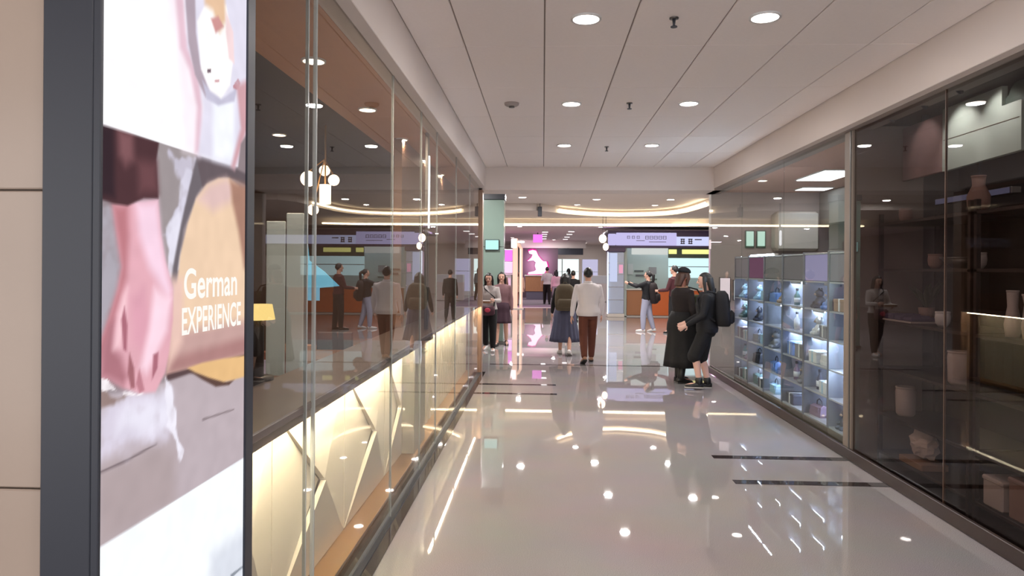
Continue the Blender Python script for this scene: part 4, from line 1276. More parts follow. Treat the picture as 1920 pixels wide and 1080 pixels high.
# kiosk ------------------------------------------------------------------------
KY = 24.9
k_ = thing('kiosk', 'long sales kiosk under a lavender lit sign band', 'kiosk', (4.6, 26, 0))
lavg = glow('lavender lit band', (200, 192, 238), .95)
lavw = glow('bluish white lit band', (208, 212, 250), 1.0)
plum = mat('dark plum edge', (78, 64, 92), .5)
obj('roof', MB().box(2.3, 8.6, KY - .1, 28.4, 3.0, 3.08, .01), plum, k_)
obj('sign_band', MB().box(2.6, 4.72, KY - .12, KY, 2.54, 2.99, .01), lavg, k_)
obj('sign_band', MB().box(4.72, 8.6, KY - .10, KY + .02, 2.54, 2.86, .01), lavw, k_)
obj('sign_band', MB().box(2.32, 2.6, KY - .05, KY + .1, 2.54, 2.96, .03), lavg, k_)
obj('top_rail', MB().box(4.72, 8.6, KY - .1, KY + .02, 2.865, 3.0), plum, k_)
obj('soffit', MB().box(2.35, 8.6, KY - .08, KY + .5, 2.46, 2.54), plum, k_)
ink = mat('grey print', (120, 116, 140), .6)


def glyph(x, z, s, parent, name='sign_mark'):
    b = MB()
    y0, y1 = KY - .135, KY - .12
    b.box(x, x + s, y0, y1, z + s * .86, z + s)
    b.box(x, x + s, y0, y1, z + s * .44, z + s * .54)
    b.box(x, x + s, y0, y1, z, z + s * .12)
    b.box(x, x + s * .13, y0, y1, z, z + s)
    b.box(x + s * .87, x + s, y0, y1, z, z + s)
    obj(name, b, ink, parent)


for k in range(5):
    glyph(3.62 + k * .155, 2.76, .12, k_)
for k in range(3):
    glyph(2.98 + k * .17, 2.78, .1, k_)
obj('sign_mark', MB().box(3.3, 3.6, KY - .135, KY - .12, 2.70, 2.72), ink, k_)
obj('sign_mark', MB().box(3.75, 4.35, KY - .135, KY - .12, 2.66, 2.68), ink, k_)
for x in (4.86, 5.13):
    b = MB()
    for q in range(3):
        b.box(x, x + .15, KY - .115, KY - .1, 2.60 + q * .075, 2.64 + q * .075)
    b.box(x + .02, x + .05, KY - .115, KY - .1, 2.6, 2.79)
    b.box(x + .1, x + .13, KY - .115, KY - .1, 2.6, 2.79)
    obj('sign_mark', b, ink, k_)
obj('sign_mark', MB().box(5.36, 5.6, KY - .115, KY - .1, 2.74, 2.78), ink, k_)
inner = mat('pale grey green wall', (188, 200, 194), .6)
obj('inner_wall', MB().box(2.95, 8.6, 26.4, 26.5, .02, 2.5), inner, k_)
obj('side_wall', MB().box(2.9, 3.0, KY + .05, 26.4, .02, 2.5), inner, k_)
obj('white_sign', MB().box(3.16, 4.44, KY + .02, KY + .06, 2.22, 2.45, .005), glow('white header', (226, 230, 226), .78), k_)
obj('dark_header', MB().box(4.46, 8.6, KY + .02, KY + .08, 2.11, 2.46, .005), mat('deep green header', (72, 84, 74), .5), k_)
yel = glow('yellow lit sign', (250, 246, 150), 1.1)
obj('yellow_sign', MB().box(4.47, 4.75, KY, KY + .02, 2.25, 2.41), yel, k_)
obj('yellow_sign', MB().box(4.94, 5.95, KY, KY + .02, 2.25, 2.41), yel, k_)
obj('menu_screen', MB().box(4.52, 6.9, KY + .3, KY + .36, 1.40, 2.10, .005), glow('pale cyan menu', (212, 246, 250), 1.05), k_)
obj('menu_rail', MB().box(4.52, 6.9, KY + .285, KY + .3, 1.785, 1.81), M['metal'], k_)
for (x0, x1, z0, z1, c) in ((4.0, 4.28, 1.52, 1.78, (150, 146, 146)), (3.45, 3.8, 1.60, 1.66, (96, 100, 100)), (3.5, 3.85, 1.42, 1.50, (110, 112, 112)), (3.9, 4.3, 1.30, 1.35, (110, 122, 112)), (3.2, 3.4, 1.5, 1.9, (206, 208, 206))):
    obj('notice', MB().box(x0, x1, 26.37, 26.4, z0, z1), mat('notice', c, .6), k_)
obj('counter', MB().box(2.98, 3.9, KY + .05, KY + .65, .05, .95, .01), mat('brown counter front', (164, 112, 76), .5), k_)
obj('counter', MB().box(3.9, 8.6, KY + .05, KY + .65, .05, .95, .01), mat('orange counter front', (206, 104, 48), .5), k_)
obj('counter_top', MB().box(2.95, 8.6, KY, KY + .7, .95, .99, .005), M['offwhite'], k_)
obj('kick', MB().box(3.0, 8.6, KY + .1, KY + .6, 0, .05), M['offwhite'], k_)
obj('roof_post', MB().box(8.4, 8.55, 28.2, 28.35, 0, 3.0), M['metal'], k_)
obj('roof_post', MB().box(2.75, 2.87, 28.2, 28.35, 0, 3.0), M['metal'], k_)
obj('fill_lamp', MB().box(3.3, 7.6, 25.6, 25.7, 2.9, 2.96, .005), glow('kiosk fill tube', (240, 250, 255), 14), k_)  # tube added under the roof as fill for the kiosk
t = thing('showcase', 'tall bluish glass showcase forming the near end of the kiosk', 'showcase', (2.6, KY, 0))
scm = mat('bluish showcase glass', (178, 190, 214), .15)
obj('base', MB().box(2.28, 2.88, KY - .3, KY + .3, 0, .12, .01), M['offwhite'], t)
obj('body', MB().box(2.3, 2.86, KY - .28, KY + .28, .12, 2.3, .02), scm, t)
obj('top', MB().box(2.26, 2.9, KY - .32, KY + .32, 2.3, 2.46, .02), plum, t)
obj('light_post', MB().box(2.272, 2.30, KY - .32, KY - .28, .12, 2.3), glow('white light post', (226, 236, 255), 2.2), t)
for z in (.6, 1.05, 1.5, 1.9):
    obj('shelf', MB().box(2.31, 2.85, KY - .285, KY - .27, z, z + .02), M['chrome'], t)
obj('lit_panel', MB().box(2.36, 2.62, KY - .286, KY - .28, 1.25, 2.26), glow('pale blue lit panel', (206, 214, 244), .9), t)
obj('poster', MB().box(2.68, 2.82, KY - .286, KY - .28, 1.55, 1.85), glow('pink small poster', (240, 170, 196), .9), t)

# ----------------------------------------------------------------------------
# restaurant furniture
# ----------------------------------------------------------------------------
ch = thing('chandelier', 'cluster of glowing globes round a lit cylinder in the restaurant', 'chandelier', (-2.43, 7.5, 3.0))
for (x, y, z, r) in ((-2.43, 7.6, 2.77, .06), (-2.56, 7.45, 2.66, .085), (-2.28, 7.45, 2.645, .06), (-2.54, 7.55, 2.33, .06)):
    g_ = obj('globe', MB().ell((x, y, z), r, r, r, 18, 12), M['globe'], ch, True)
    obj('arm', MB().tube([(x, y, z + r * .9), (-2.4, 7.5, 2.88)], .007, 6), M['gold'], ch)
obj('cylinder_shade', MB().rings([(-2.39, 7.5, 2.39, .06, .06), (-2.39, 7.5, 2.6, .062, .062)], 18), M['globe'], ch, True)
obj('stem', MB().tube([(-2.39, 7.5, 2.6), (-2.39, 7.5, 3.26)], .01, 8), M['gold'], ch)

lp = thing('table_lamp', 'lamp with warm yellow shade inside the glass beside the light box', 'lamp', (-1.5, 3.6, 1.1))
obj('lamp_shade', MB().rings([(-1.5, 3.6, 1.42, .085, .085), (-1.5, 3.6, 1.50, .07, .07)], 20), M['shade'], lp, True)
obj('stem', MB().tube([(-1.5, 3.6, 1.12), (-1.5, 3.6, 1.43)], .03, 10), M['dark_wood'], lp, True)
obj('base', MB().cyl((-1.5, 3.6), .08, 1.065, 1.12, 20), M['dark_wood'], lp, True)
sb = thing('side_counter', 'dark timber service counter behind the lit wall', 'counter', (-1.7, 3.4, 0))
obj('body', MB().box(-2.0, -1.48, 2.9, 3.95, 0, 1.03, .01), M['dark_wood'], sb)
obj('top', MB().box(-2.03, -1.48, 2.87, 3.98, 1.03, 1.065, .006), M['wood'], sb)


def chair(label, x, y, rz, material, hb=.95):
    t = thing('dining_chair', label, 'chair', (x, y, 0), 'restaurant chairs', rz)
    obj('seat', MB().box(-.22, .22, -.22, .22, .43, .48, .02), material, t, local=True)
    obj('backrest', MB().box(-.21, .21, -.235, -.2, .55, hb, .015), material, t, local=True)
    for sx in (-1, 1):
        for sy in (-1, 1):
            obj('leg', MB().box(sx * .19 - .02, sx * .19 + .02, sy * .19 - .02, sy * .19 + .02, 0, .43, .004), M['dark_wood'], t, local=True)
        obj('back_post', MB().box(sx * .17 - .015, sx * .17 + .015, -.22, -.2, .45, .6), M['dark_wood'], t, local=True)
    return t


def table(label, x, y):
    t = thing('dining_table', label, 'table', (x, y, 0), 'restaurant tables')
    obj('tabletop', MB().box(x - .38, x + .38, y - .38, y + .38, .71, .75, .01), M['oak'], t)
    obj('pedestal', MB().cyl((x, y), .04, .03, .71, 14), M['black'], t, True)
    obj('foot', MB().cyl((x, y), .24, 0, .03, 24), M['black'], t)
    return t


table('square oak table nearest the glass and the pale glare leaves', -2.35, 5.2)
table('square oak table in the middle of the restaurant', -2.45, 7.5)
table('square oak table farthest along the restaurant glass', -2.4, 8.8)
red = mat('red brown leather', (110, 60, 44), .5)
tanl = mat('tan leather', (170, 122, 92), .5)
chair('red brown leather chair at the nearest oak table', -2.3, 5.85, math.pi, red)
chair('tan leather chair with its back to the pale glare leaves', -2.35, 4.55, 0, tanl)
chair('tan leather chair at the middle oak table', -2.4, 6.85, 0, tanl)
chair('dark timber chair at the farthest oak table', -2.4, 8.15, 0, M['dark_wood'])
nap = thing('menu_card', 'pale lavender menu card standing on the nearest oak table', 'menu', (-2.2, 5.1, .75))
obj('card', MB().box(-2.27, -2.05, 5.1, 5.115, .75, 1.0), M['lav'], nap)
obj('foot', MB().box(-2.27, -2.05, 5.07, 5.15, .75, .762), M['lav'], nap)
fp = thing('glare_screen', 'pair of pale leaves standing in for glare streaks in the shopfront glass', 'screen', (-1.56, 4.2, 0))  # pale leaves added to stand in for glare streaks on the glass
obj('leaf', MB().box(-1.70, -1.585, 4.19, 4.21, .03, 1.98, .004), M['glare_leaf'], fp)
obj('leaf', MB().box(-1.575, -1.47, 4.19, 4.21, .03, 2.03, .004), M['glare_leaf'], fp)
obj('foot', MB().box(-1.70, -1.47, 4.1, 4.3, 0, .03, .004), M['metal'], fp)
bn = thing('banner', 'sky blue hanging banner with a slanted edge in the restaurant', 'banner', (-2.15, 6.5, 1.6))
sky = mat('glowing sky blue banner', (96, 176, 222), .6, emit=.25)  # cloth brightened with a faint glow of its own
obj('cloth', MB().prism([(-2.38, 2.05), (-2.24, 1.95), (-2.22, 1.76), (-2.08, 1.66), (-1.93, 1.52), (-2.12, 1.5), (-2.12, 1.38), (-2.25, 1.38)], 1, 6.5, 6.512), sky, bn)
obj('pole', MB().tube([(-2.36, 6.52, 0.02), (-2.36, 6.52, 2.1)], .012, 8), M['metal'], bn)
obj('foot', MB().cyl((-2.36, 6.52), .16, 0, .025, 20), M['metal'], bn)

chair('dark high-backed chair behind the service counter beside the table lamp', -2.3, 3.45, -math.pi / 2, M['dark_wood'], 1.35)
chair('dark high-backed chair behind the service counter nearer the light box', -2.3, 2.9, -math.pi / 2, M['dark_wood'], 1.3)

# ----------------------------------------------------------------------------
# people
# ----------------------------------------------------------------------------
def remeshed(mb, voxel, smooth=3, name='body'):
    me = mb.mesh(name + '_rough')
    o = bpy.data.objects.new(name + '_rough', me)
    col.objects.link(o)
    r = o.modifiers.new('r', 'REMESH')
    r.mode = 'VOXEL'
    r.voxel_size = voxel
    if smooth:
        s = o.modifiers.new('s', 'SMOOTH')
        s.iterations = smooth
        s.factor = 0.5
    dg = bpy.context.evaluated_depsgraph_get()
    out = bpy.data.meshes.new_from_object(o.evaluated_get(dg))
    bpy.data.objects.remove(o)
    bpy.data.meshes.remove(me)
    out.polygons.foreach_set('use_smooth', [True] * len(out.polygons))
    out.name = name
    return out


def put(name, me, material, parent, label=None):
    me.materials.clear()
    me.materials.append(material)
    o = bpy.data.objects.new(name, me)
    col.objects.link(o)
    o.parent = parent
    if label:
        o['label'] = label
    return o


def unit(v):
    v = np.array(v, float)
    return v / np.linalg.norm(v)


class Figure:
    """skeleton in local space: faces +y, x to its right hand"""
    def __init__(s, H, legs, arms, lean=0, turn=0, nod=0, build=1.0, twist=0):
        s.H, s.b = H, build
        s.hip, s.knee, s.ankle, s.toe = {}, {}, {}, {}
        for side, sx in (('l', -1), ('r', 1)):
            f, bend, out, foot = legs[side]
            a, k = RAD(f), RAD(f - bend)
            d1 = unit((sx * math.sin(RAD(out)), math.sin(a), -math.cos(a)))
            d2 = unit((sx * math.sin(RAD(out)) * .6, math.sin(k), -math.cos(k)))
            s.hip[side] = np.array((sx * .05 * H, 0, .515 * H))
            s.knee[side] = s.hip[side] + d1 * .24 * H
            s.ankle[side] = s.knee[side] + d2 * .238 * H
            fa = RAD(foot[0])          # toe pitch down
            fy = RAD(foot[1])          # toe out
            s.toe[side] = unit((sx * math.sin(fy), math.cos(fy) * math.cos(fa), -math.sin(fa)))
        low = min(min(s.ankle[k][2] - .042 * H, (s.ankle[k] + s.toe[k] * .115 * H)[2] - .035 * H) for k in 'lr')
        sh = np.array((0, 0, -low))
        for d in (s.hip, s.knee, s.ankle):
            for k in d:
                d[k] = d[k] + sh
        s.pz = .515 * H - low
        R = Matrix.Rotation(RAD(-lean), 4, 'X') @ Matrix.Rotation(RAD(twist), 4, 'Z')
        T = Matrix.Translation((0, 0, s.pz))
        s.up = T @ R @ Matrix.Translation((0, 0, -.515 * H))
        s.head_m = s.up @ Matrix.Translation((0, 0, .865 * H)) @ Matrix.Rotation(RAD(lean * .7), 4, 'X') @ Matrix.Rotation(RAD(turn), 4, 'Z') @ Matrix.Rotation(RAD(-nod), 4, 'X')
        s.sh, s.el, s.wr, s.hd = {}, {}, {}, {}
        for side, sx in (('l', -1), ('r', 1)):
            d1, d2 = arms[side][:2]
            s.sh[side] = s.U((sx * .102 * H * build, 0, .80 * H))
            s.el[side] = s.sh[side] + unit(d1) * .168 * H
            s.wr[side] = s.el[side] + unit(d2) * .148 * H
            s.hd[side] = unit(d2)
        s.curl = {k: (arms[k][2] if len(arms[k]) > 2 else .35) for k in 'lr'}

    def U(s, p):
        return np.array(s.up @ Vector(p))

    def HM(s, p):
        return np.array(s.head_m @ Vector(p))

    def torso_rings(s, k=1.0, add=0.0, zmin=.47, zmax=.84, seg=18):
        H, b = s.H, s.b
        prof = [(.455, .070, .055, 0), (.49, .092, .068, -.004), (.53, .096, .072, -.006), (.57, .086, .064, 0), (.61, .078, .058, .003), (.66, .082, .061, .003), (.72, .094, .067, .003), (.77, .102, .064, 0), (.80, .100, .054, -.003), (.822, .07, .045, -.004), (.84, .042, .04, -.003)]
        rs = []
        for z, rx, ry, y in prof:
            if z < zmin - 1e-6 or z > zmax + 1e-6:
                continue
            bb = b if z > .5 else 1
            ring_ = []
            for j in range(seg):
                a = 2 * math.pi * j / seg
                ca_, sa = math.cos(a), math.sin(a)
                ring_.append(tuple(s.U(((rx * bb * H * k + add) * ca_, y * H + (ry * bb * H * k + add) * sa, z * H))))
            rs.append(ring_)
        return rs

    def body(s):
        H = s.H
        m = MB()
        m.loft(s.torso_rings())
        m.tube([s.U((0, -.006 * H, .81 * H)), s.U((0, 0, .845 * H)), s.HM((0, .004 * H, .03 * H))], [.036 * H, .032 * H, .031 * H], 12)

        def hf(p):
            return np.array((1 - .22 * max(0, -p[2]) ** 1.5 - .05 * max(0, p[1]), 1 - .12 * max(0, -p[2]), 1))
        hm = MB().ell((0, .012 * H, .07 * H), .044 * H, .056 * H, .066 * H, 18, 14, hf)
        hm.tube([(0, .062 * H, .075 * H), (0, .074 * H, .058 * H)], [.006 * H, .0095 * H], 8)
        hm.tube([(0, .05 * H, .022 * H), (0, .058 * H, .02 * H)], [.016 * H, .012 * H], 8)
        for sx in (-1, 1):
            hm.ell((sx * .044 * H, .006 * H, .065 * H), .007 * H, .013 * H, .019 * H, 8, 6)
        m.add(hm.xform(s.head_m).v, hm.f)
        for k, sx in (('l', -1), ('r', 1)):
            a, kn, h = s.ankle[k], s.knee[k], s.hip[k]
            m.tube([h + (0, 0, .02 * H), (h * .6 + kn * .4), kn, kn * .7 + a * .3 + (0, -.006 * H, 0), a], [.052 * H, .047 * H, .033 * H, .033 * H, .021 * H], 12)
            m.tube([a + (0, -.012 * H, -.018 * H), a + s.toe[k] * .07 * H + (0, 0, -.022 * H), a + s.toe[k] * .11 * H + (0, 0, -.028 * H)], [.023 * H, .021 * H, .014 * H], 10)
            sh, el, wr = s.sh[k], s.el[k], s.wr[k]
            m.tube([s.U((sx * .075 * H, 0, .795 * H)), sh, (sh + el) / 2, el, el * .7 + wr * .3, wr], [.034 * H, .032 * H, .027 * H, .022 * H, .023 * H, .015 * H], 12)
            # hand: flat palm, four fingers, thumb leaving the side near the wrist
            d = s.hd[k]
            n = np.array((-sx, .15, .1)) - d * np.dot((-sx, .15, .1), d)
            n = unit(n)
            side_ = unit(np.cross(d, n)) * sx
            m.tube([wr, wr + d * .022 * H, wr + d * .05 * H], [.014 * H, .019 * H, .02 * H], 10, (n, .5))
            cu = s.curl[k]
            for q, (o_, ln) in enumerate(((-.0165, .040), (-.0055, .046), (.0055, .044), (.0165, .034))):
                r0 = wr + d * .045 * H + side_ * o_ * H
                a1 = unit(d + side_ * o_ * 6)
                p1 = r0 + a1 * ln * .5 * H
                a2 = unit(a1 + n * cu)
                p2 = p1 + a2 * ln * .35 * H
                a3 = unit(a2 + n * cu * 1.2)
                m.tube([r0, p1, p2, p2 + a3 * ln * .3 * H], [.0052 * H, .005 * H, .0046 * H, .0038 * H], 7)
            t0 = wr + d * .014 * H - side_ * .014 * H
            t1 = t0 + unit(d * .6 - side_ * .8 + n * .3) * .026 * H
            m.tube([t0, t1, t1 + unit(d - side_ * .15 + n * .4) * .022 * H], [.007 * H, .006 * H, .0048 * H], 7)
        return m

    def top(s, zmin=.53, add=.012, sleeve=1.0, flare=0.0):
        H = s.H
        m = MB()
        rs = s.torso_rings(1.04, add, zmin, .84)
        if flare:
            rs[0] = [tuple(np.array(p) * 1) for p in rs[0]]
        m.loft(rs)
        for k, sx in (('l', -1), ('r', 1)):
            sh, el, wr = s.sh[k], s.el[k], s.wr[k]
            p, r = [s.U((sx * .07 * H, 0, .79 * H)), sh, (sh + el) / 2, el], [.04 * H, .039 * H, .034 * H, .031 * H]
            if sleeve > .6:
                p += [el * .5 + wr * .5, wr]
                r += [.028 * H, .021 * H]
            elif sleeve < .4:
                p, r = p[:3], r[:3]
            m.tube(p, r, 12)
        return m

    def trousers(s, loose=1.0, hem=1.0):
        H = s.H
        m = MB()
        m.loft(s.torso_rings(1.03, .008, .455, .61))
        for k in 'lr':
            a, kn, h = s.ankle[k], s.knee[k], s.hip[k]
            e = kn + (a - kn) * hem
            m.tube([h + (0, 0, .03 * H), h * .6 + kn * .4, kn, kn * .5 + e * .5, e], [.058 * H, .055 * H * loose, .047 * H * loose, .042 * H * loose, .033 * H * loose], 14)
        return m

    def shorts(s, to=.9):
        H = s.H
        m = MB()
        m.loft(s.torso_rings(1.05, .012, .455, .61))
        for k in 'lr':
            kn, h = s.knee[k], s.hip[k]
            m.tube([h + (0, 0, .03 * H), h * .5 + kn * .5, h + (kn - h) * to], [.062 * H, .062 * H, .06 * H], 14)
        return m

    def skirt(s, z0, w0, z1, w1, d1, pleats=14, amp=.05, shift=(0, 0), seg=72, top_rx=.083, top_ry=.066):
        """hollow skirt from the waist at z1 down to the hem at z0"""
        H = s.H
        rs = []
        n = 9
        for i in range(n + 1):
            t = i / n
            z = z1 + (z0 - z1) * t
            e = t ** .8
            hipb = .018 * H * math.sin(min(1, t * 2.2) * math.pi) if z1 > .5 * H else 0
            rx = top_rx * H * (1 - e) + w1 * e + hipb
            ry = top_ry * H * (1 - e) + d1 * e + hipb
            r = []
            for j in range(seg):
                a = 2 * math.pi * j / seg
                w = 1 + amp * t * math.sin(pleats * a) + amp * .4 * t * math.sin(3 * a + 1)
                r.append((rx * w * math.cos(a) + shift[0] * e, ry * w * math.sin(a) + shift[1] * e, z))
            rs.append(r)
        inner = [[((x - shift[0]) * .93 + shift[0], (y - shift[1]) * .93 + shift[1], z) for x, y, z in rs[-1]]]
        inner.append([(x * .9, y * .9, z1 - .06 * H) for x, y, z in rs[1]])
        return MB().loft(rs + inner)

    def shoes(s, root, mu, ms, tall=0.0, chunky=1.0):
        H = s.H
        for k in 'lr':
            a, t = s.ankle[k], s.toe[k]
            up_ = unit(np.array((0, 0, 1)) - t * t[2])
            sd = unit(np.cross(t, up_))
            heel = a - t * .032 * H - up_ * .02 * H
            rs, sl = [], []
            for q, (f, w, h) in enumerate(((-.004, .014, .030), (.01, .021, .036), (.045, .023, .040), (.08, .024, .030), (.115, .026, .022), (.14, .023, .018), (.155, .012, .010))):
                c = heel + t * f * H - up_ * .012 * H
                w *= H * chunky
                h *= H
                rs.append([tuple(c + sd * w * x + up_ * h * z) for x, z in ((-1, 0), (-1, .45), (-.72, .85), (0, 1), (.72, .85), (1, .45), (1, 0), (.0, -.02))])
                sl.append([tuple(c + sd * w * 1.08 * x - up_ * .001 * H + up_ * z * H) for x, z in ((-1, 0), (1, 0), (1, -.011), (-1, -.011))])
            m = MB().loft(rs)
            if tall:
                m.tube([a + up_ * -.01 * H, a + (s.knee[k] - a) * tall], [.029 * H, .033 * H], 14)
            sh = obj('shoe', m, mu, root, True, local=True)
            obj('sole', MB().loft(sl), ms, sh, local=True)

    def hair(s, style, length=.2, wide=1.0, side=0, back=1.0):
        H = s.H
        m = MB()

        def cap(p):
            f = 1.0
            if p[1] > .35 and p[2] < .45:
                f = .86 - .1 * min(1, p[1])
            if p[2] < -.35:
                f *= .86
            return np.array((f, f, f))
        m.ell((0, .004 * H, .077 * H), .0495 * H, .0625 * H, .067 * H, 20, 14, cap)
        if style in ('long', 'bob'):
            L = length * H
            rs = []
            for t in np.linspace(0, 1, 7):
                z = .095 * H - t * L
                rx = (.047 + .008 * math.sin(t * math.pi)) * H * wide * (1 - .25 * t)
                cy = (-.028 - .02 * t) * H * back
                ry = (.034 - .008 * t) * H
                rs.append([(rx * math.cos(a) + side * t * .03 * H, cy + ry * math.sin(a) * (1 + .05 * math.sin(5 * a)), z) for a in np.linspace(0, 2 * math.pi, 18, endpoint=False)])
            m.loft(rs)
            for sx in (-1, 1):
                m.tube([(sx * .042 * H, .012 * H, .1 * H), (sx * .05 * H, .016 * H, .05 * H), (sx * .05 * H, .012 * H, .085 * H - L * .75)], [.014 * H, .016 * H, .010 * H], 8)
        if style == 'tail':
            m.tube([(0, -.055 * H, .1 * H), (0, -.085 * H, .07 * H), (0, -.085 * H, .0), (0, -.07 * H, .09 * H - length * H)], [.02 * H, .026 * H, .024 * H, .008 * H], 10)
        return m.xform(s.head_m)

    def face(s, root):
        H = s.H
        for sx in (-1, 1):
            e = MB().ell((sx * .018 * H, .0605 * H, .072 * H), .0085 * H, .005 * H, .0045 * H, 10, 6)
            obj('eye', e.xform(s.head_m), M['eye'], root, True, local=True)
            e = MB().tube([(sx * .010 * H, .064 * H, .086 * H), (sx * .027 * H, .056 * H, .086 * H)], .0026 * H, 6)
            obj('eyebrow', e.xform(s.head_m), M['hair'], root, True, local=True)
        e = MB().tube([(-.013 * H, .0595 * H, .036 * H), (0, .0645 * H, .035 * H), (.013 * H, .0595 * H, .036 * H)], .0038 * H, 6)
        obj('mouth', e.xform(s.head_m), M['lips'], root, True, local=True)


DOWN = dict(l=((-.16, -.06, -1), (-.08, .18, -1)), r=((.16, -.06, -1), (.08, .18, -1)))


def person(label, x, y, yaw, fig, voxel=.0085, skin=None, group=None, face=True):
    t = thing('person', label, 'person', (x, y, 0), group, RAD(yaw))
    put('body', remeshed(fig.body(), voxel, 2), skin or M['skin'], t)
    if face:
        fig.face(t)
    return t


def wear(t, name, mb, material, voxel=.014, smooth=4, label=None):
    return put(name, remeshed(mb, voxel, smooth, name), material, t, label)


def skirt_on(t, mb, material, name='skirt', label=None):
    o = obj(name, mb, material, t, True, local=True)
    if label:
        o['label'] = label
    return o


shirt_w = mat('white shirt cloth', (214, 208, 210), .85, bump=.25, nscale=14)
brown_t = mat('rust brown trousers', (92, 48, 34), .85, bump=.2, nscale=16)

# white-shirted man walking away, nearest in mid corridor
F = Figure(1.70, dict(l=(-12, 16, 1, (22, 6)), r=(12, 3, 0, (0, 6))), dict(l=((-.26, -.22, -1), (-.12, .12, -1)), r=((.24, .16, -1), (.04, .42, -1))), build=1.12)
p = person('person in loose white shirt and rust brown trousers walking away from the camera', .82, 12.6, 4, F)
wear(p, 'shirt', F.top(.49, .034), shirt_w)
obj('collar', MB().loft([[tuple(F.U((r * 1.70 * math.cos(a), -.004 * 1.7 + r * 1.70 * math.sin(a), z * 1.70))) for a in np.linspace(0, 2 * math.pi, 20, endpoint=False)] for r, z in ((.046, .832), (.040, .862), (.036, .858), (.036, .83))]), shirt_w, p, True, local=True)
wear(p, 'trousers', F.trousers(.98, .97), brown_t)
wear(p, 'hair', F.hair('short'), M['hair'], .008, 2)
F.shoes(p, mat('tan leather shoe', (150, 112, 88), .5), M['sole_dark'])

# woman with olive rucksack
F = Figure(1.60, dict(l=(14, 4, 1, (0, 8)), r=(-12, 18, 1, (20, 8))), dict(l=((-.25, .1, -1), (-.1, .5, -.8)), r=((.3, .1, -1), (.2, .5, -.8))), lean=4)
p = person('person in black top and slate blue long skirt walking with an olive rucksack', .44, 13.75, -2, F)
blk = M['blackcloth']
wear(p, 'top', F.top(.53, .016), blk)
skirt_on(p, F.skirt(.26, 0, .62 * 1.6, .30, .25, 16, .06, (0, .02)), mat('slate blue skirt cloth', (74, 76, 98), .9, bump=.15, nscale=20))
wear(p, 'hair', F.hair('long', .20, 1.1), M['hair'], .009, 2)
F.shoes(p, M['shoe_white'], M['sole'])


def rucksack(label, x, y, yaw, fig, w, h, d, z, material, name='rucksack', tilt=0):
    H = fig.H
    t = thing(name, label, 'bag', (x, y, 0), None, RAD(yaw))
    m = MB()
    back_y = -.068 * H * fig.b + .02
    rs = []
    for f, k in ((0, .72), (.06, .92), (.3, 1.0), (.7, .96), (.9, .8), (1.0, .45)):
        ring_ = []
        for j in range(20):
            a = 2 * math.pi * j / 20
            sx_ = abs(math.cos(a)) ** .6 * math.copysign(1, math.cos(a))
            sy_ = abs(math.sin(a)) ** .6 * math.copysign(1, math.sin(a))
            ring_.append((w / 2 * k * sx_, back_y - d / 2 + d / 2 * k * sy_ - .03 * (1 - f), z + f * h))
        rs.append(ring_)
    m.loft(rs)
    R = Matrix.Translation((0, back_y, z + h / 2)) @ Matrix.Rotation(RAD(tilt), 4, 'Y') @ Matrix.Translation((0, -back_y, -z - h / 2))
    b = obj('bag_body', m.xform(R), material, t, True, local=True)
    pk_ = MB().box(-w * .36, w * .36, back_y - d - .065, back_y - d + .03, z + h * .08, z + h * .45, .03).xform(R)
    obj('front_pocket', pk_, material, t, True, local=True)
    for sx in (-1, 1):
        st = MB().tube([(sx * w * .25, back_y - .01, z + h * .94), tuple(fig.U((sx * .066 * H, -.01 * H, .845 * H))), tuple(fig.U((sx * .075 * H, .066 * H * fig.b + .022, .78 * H))), tuple(fig.U((sx * .085 * H, .05 * H * fig.b + .02, .68 * H))), (sx * w * .42, back_y - .02, z + h * .15)], .016, 8, ((1, 0, 0), 1.0))
        obj('strap', st, material, t, True, local=True)
    obj('grab_loop', MB().tube([(-.04, back_y - .03, z + h * .98), (-.03, back_y - .03, z + h + .03), (.03, back_y - .03, z + h + .03), (.04, back_y - .03, z + h * .98)], .007, 6).xform(R), material, t, True, local=True)
    return t


rucksack('olive brown rucksack on the back of the person in the slate blue skirt', .44, 13.75, -2, F, .40, .52, .2, .88, mat('olive brown canvas', (84, 74, 58), .9, bump=.2, nscale=30))

# pair at the left, facing the camera
F = Figure(1.59, dict(l=(9, 4, 2, (0, 10)), r=(-10, 14, 2, (16, 10))), dict(l=((-.25, .25, -1), (.25, .9, .1), .8), r=((.28, .2, -1), (-.35, .9, -.1), .8)), nod=12)
p = person('person in pale grey jacket and black trousers walking toward the camera, long black hair', -1.10, 14.2, 174, F, .0085)
wear(p, 'jacket', F.top(.53, .022), mat('pale grey jacket', (178, 170, 168), .85, bump=.2, nscale=14))
wear(p, 'trousers', F.trousers(1.05, .98), blk)
wear(p, 'hair', F.hair('long', .22, 1.05), M['hair'], .009, 2)
F.shoes(p, M['shoe_white'], M['sole'])
bg = thing('waist_bag', 'plum waist bag with rose red patch on the person in pale grey', 'bag', (-1.10, 14.2, 0), None, RAD(174))
obj('bag_body', MB().box(-.15, .13, .125, .22, .74, .94, .035), mat('plum bag', (70, 32, 46), .6), bg, True, local=True)
obj('patch', MB().ell((-.01, .225, .85), .06, .012, .045, 16, 8), mat('rose red patch', (206, 74, 98), .6), bg, True, local=True)
obj('strap', MB().tube([(-.13, .15, .92), (-.14, .12, 1.1), tuple(F.U((.08, .12, 1.28))), tuple(F.U((.11, .0, 1.345)))], .011, 8), blk, bg, True, local=True)
ph_ = thing('paper_tray', 'brown paper tray held by the person in pale grey jacket', 'tray', (-1.10, 14.2, 0), None, RAD(174))
obj('tray', MB().box(-.10, .16, .30, .44, 1.0, 1.045, .008), mat('brown paper board', (150, 112, 84), .8), ph_, local=True)
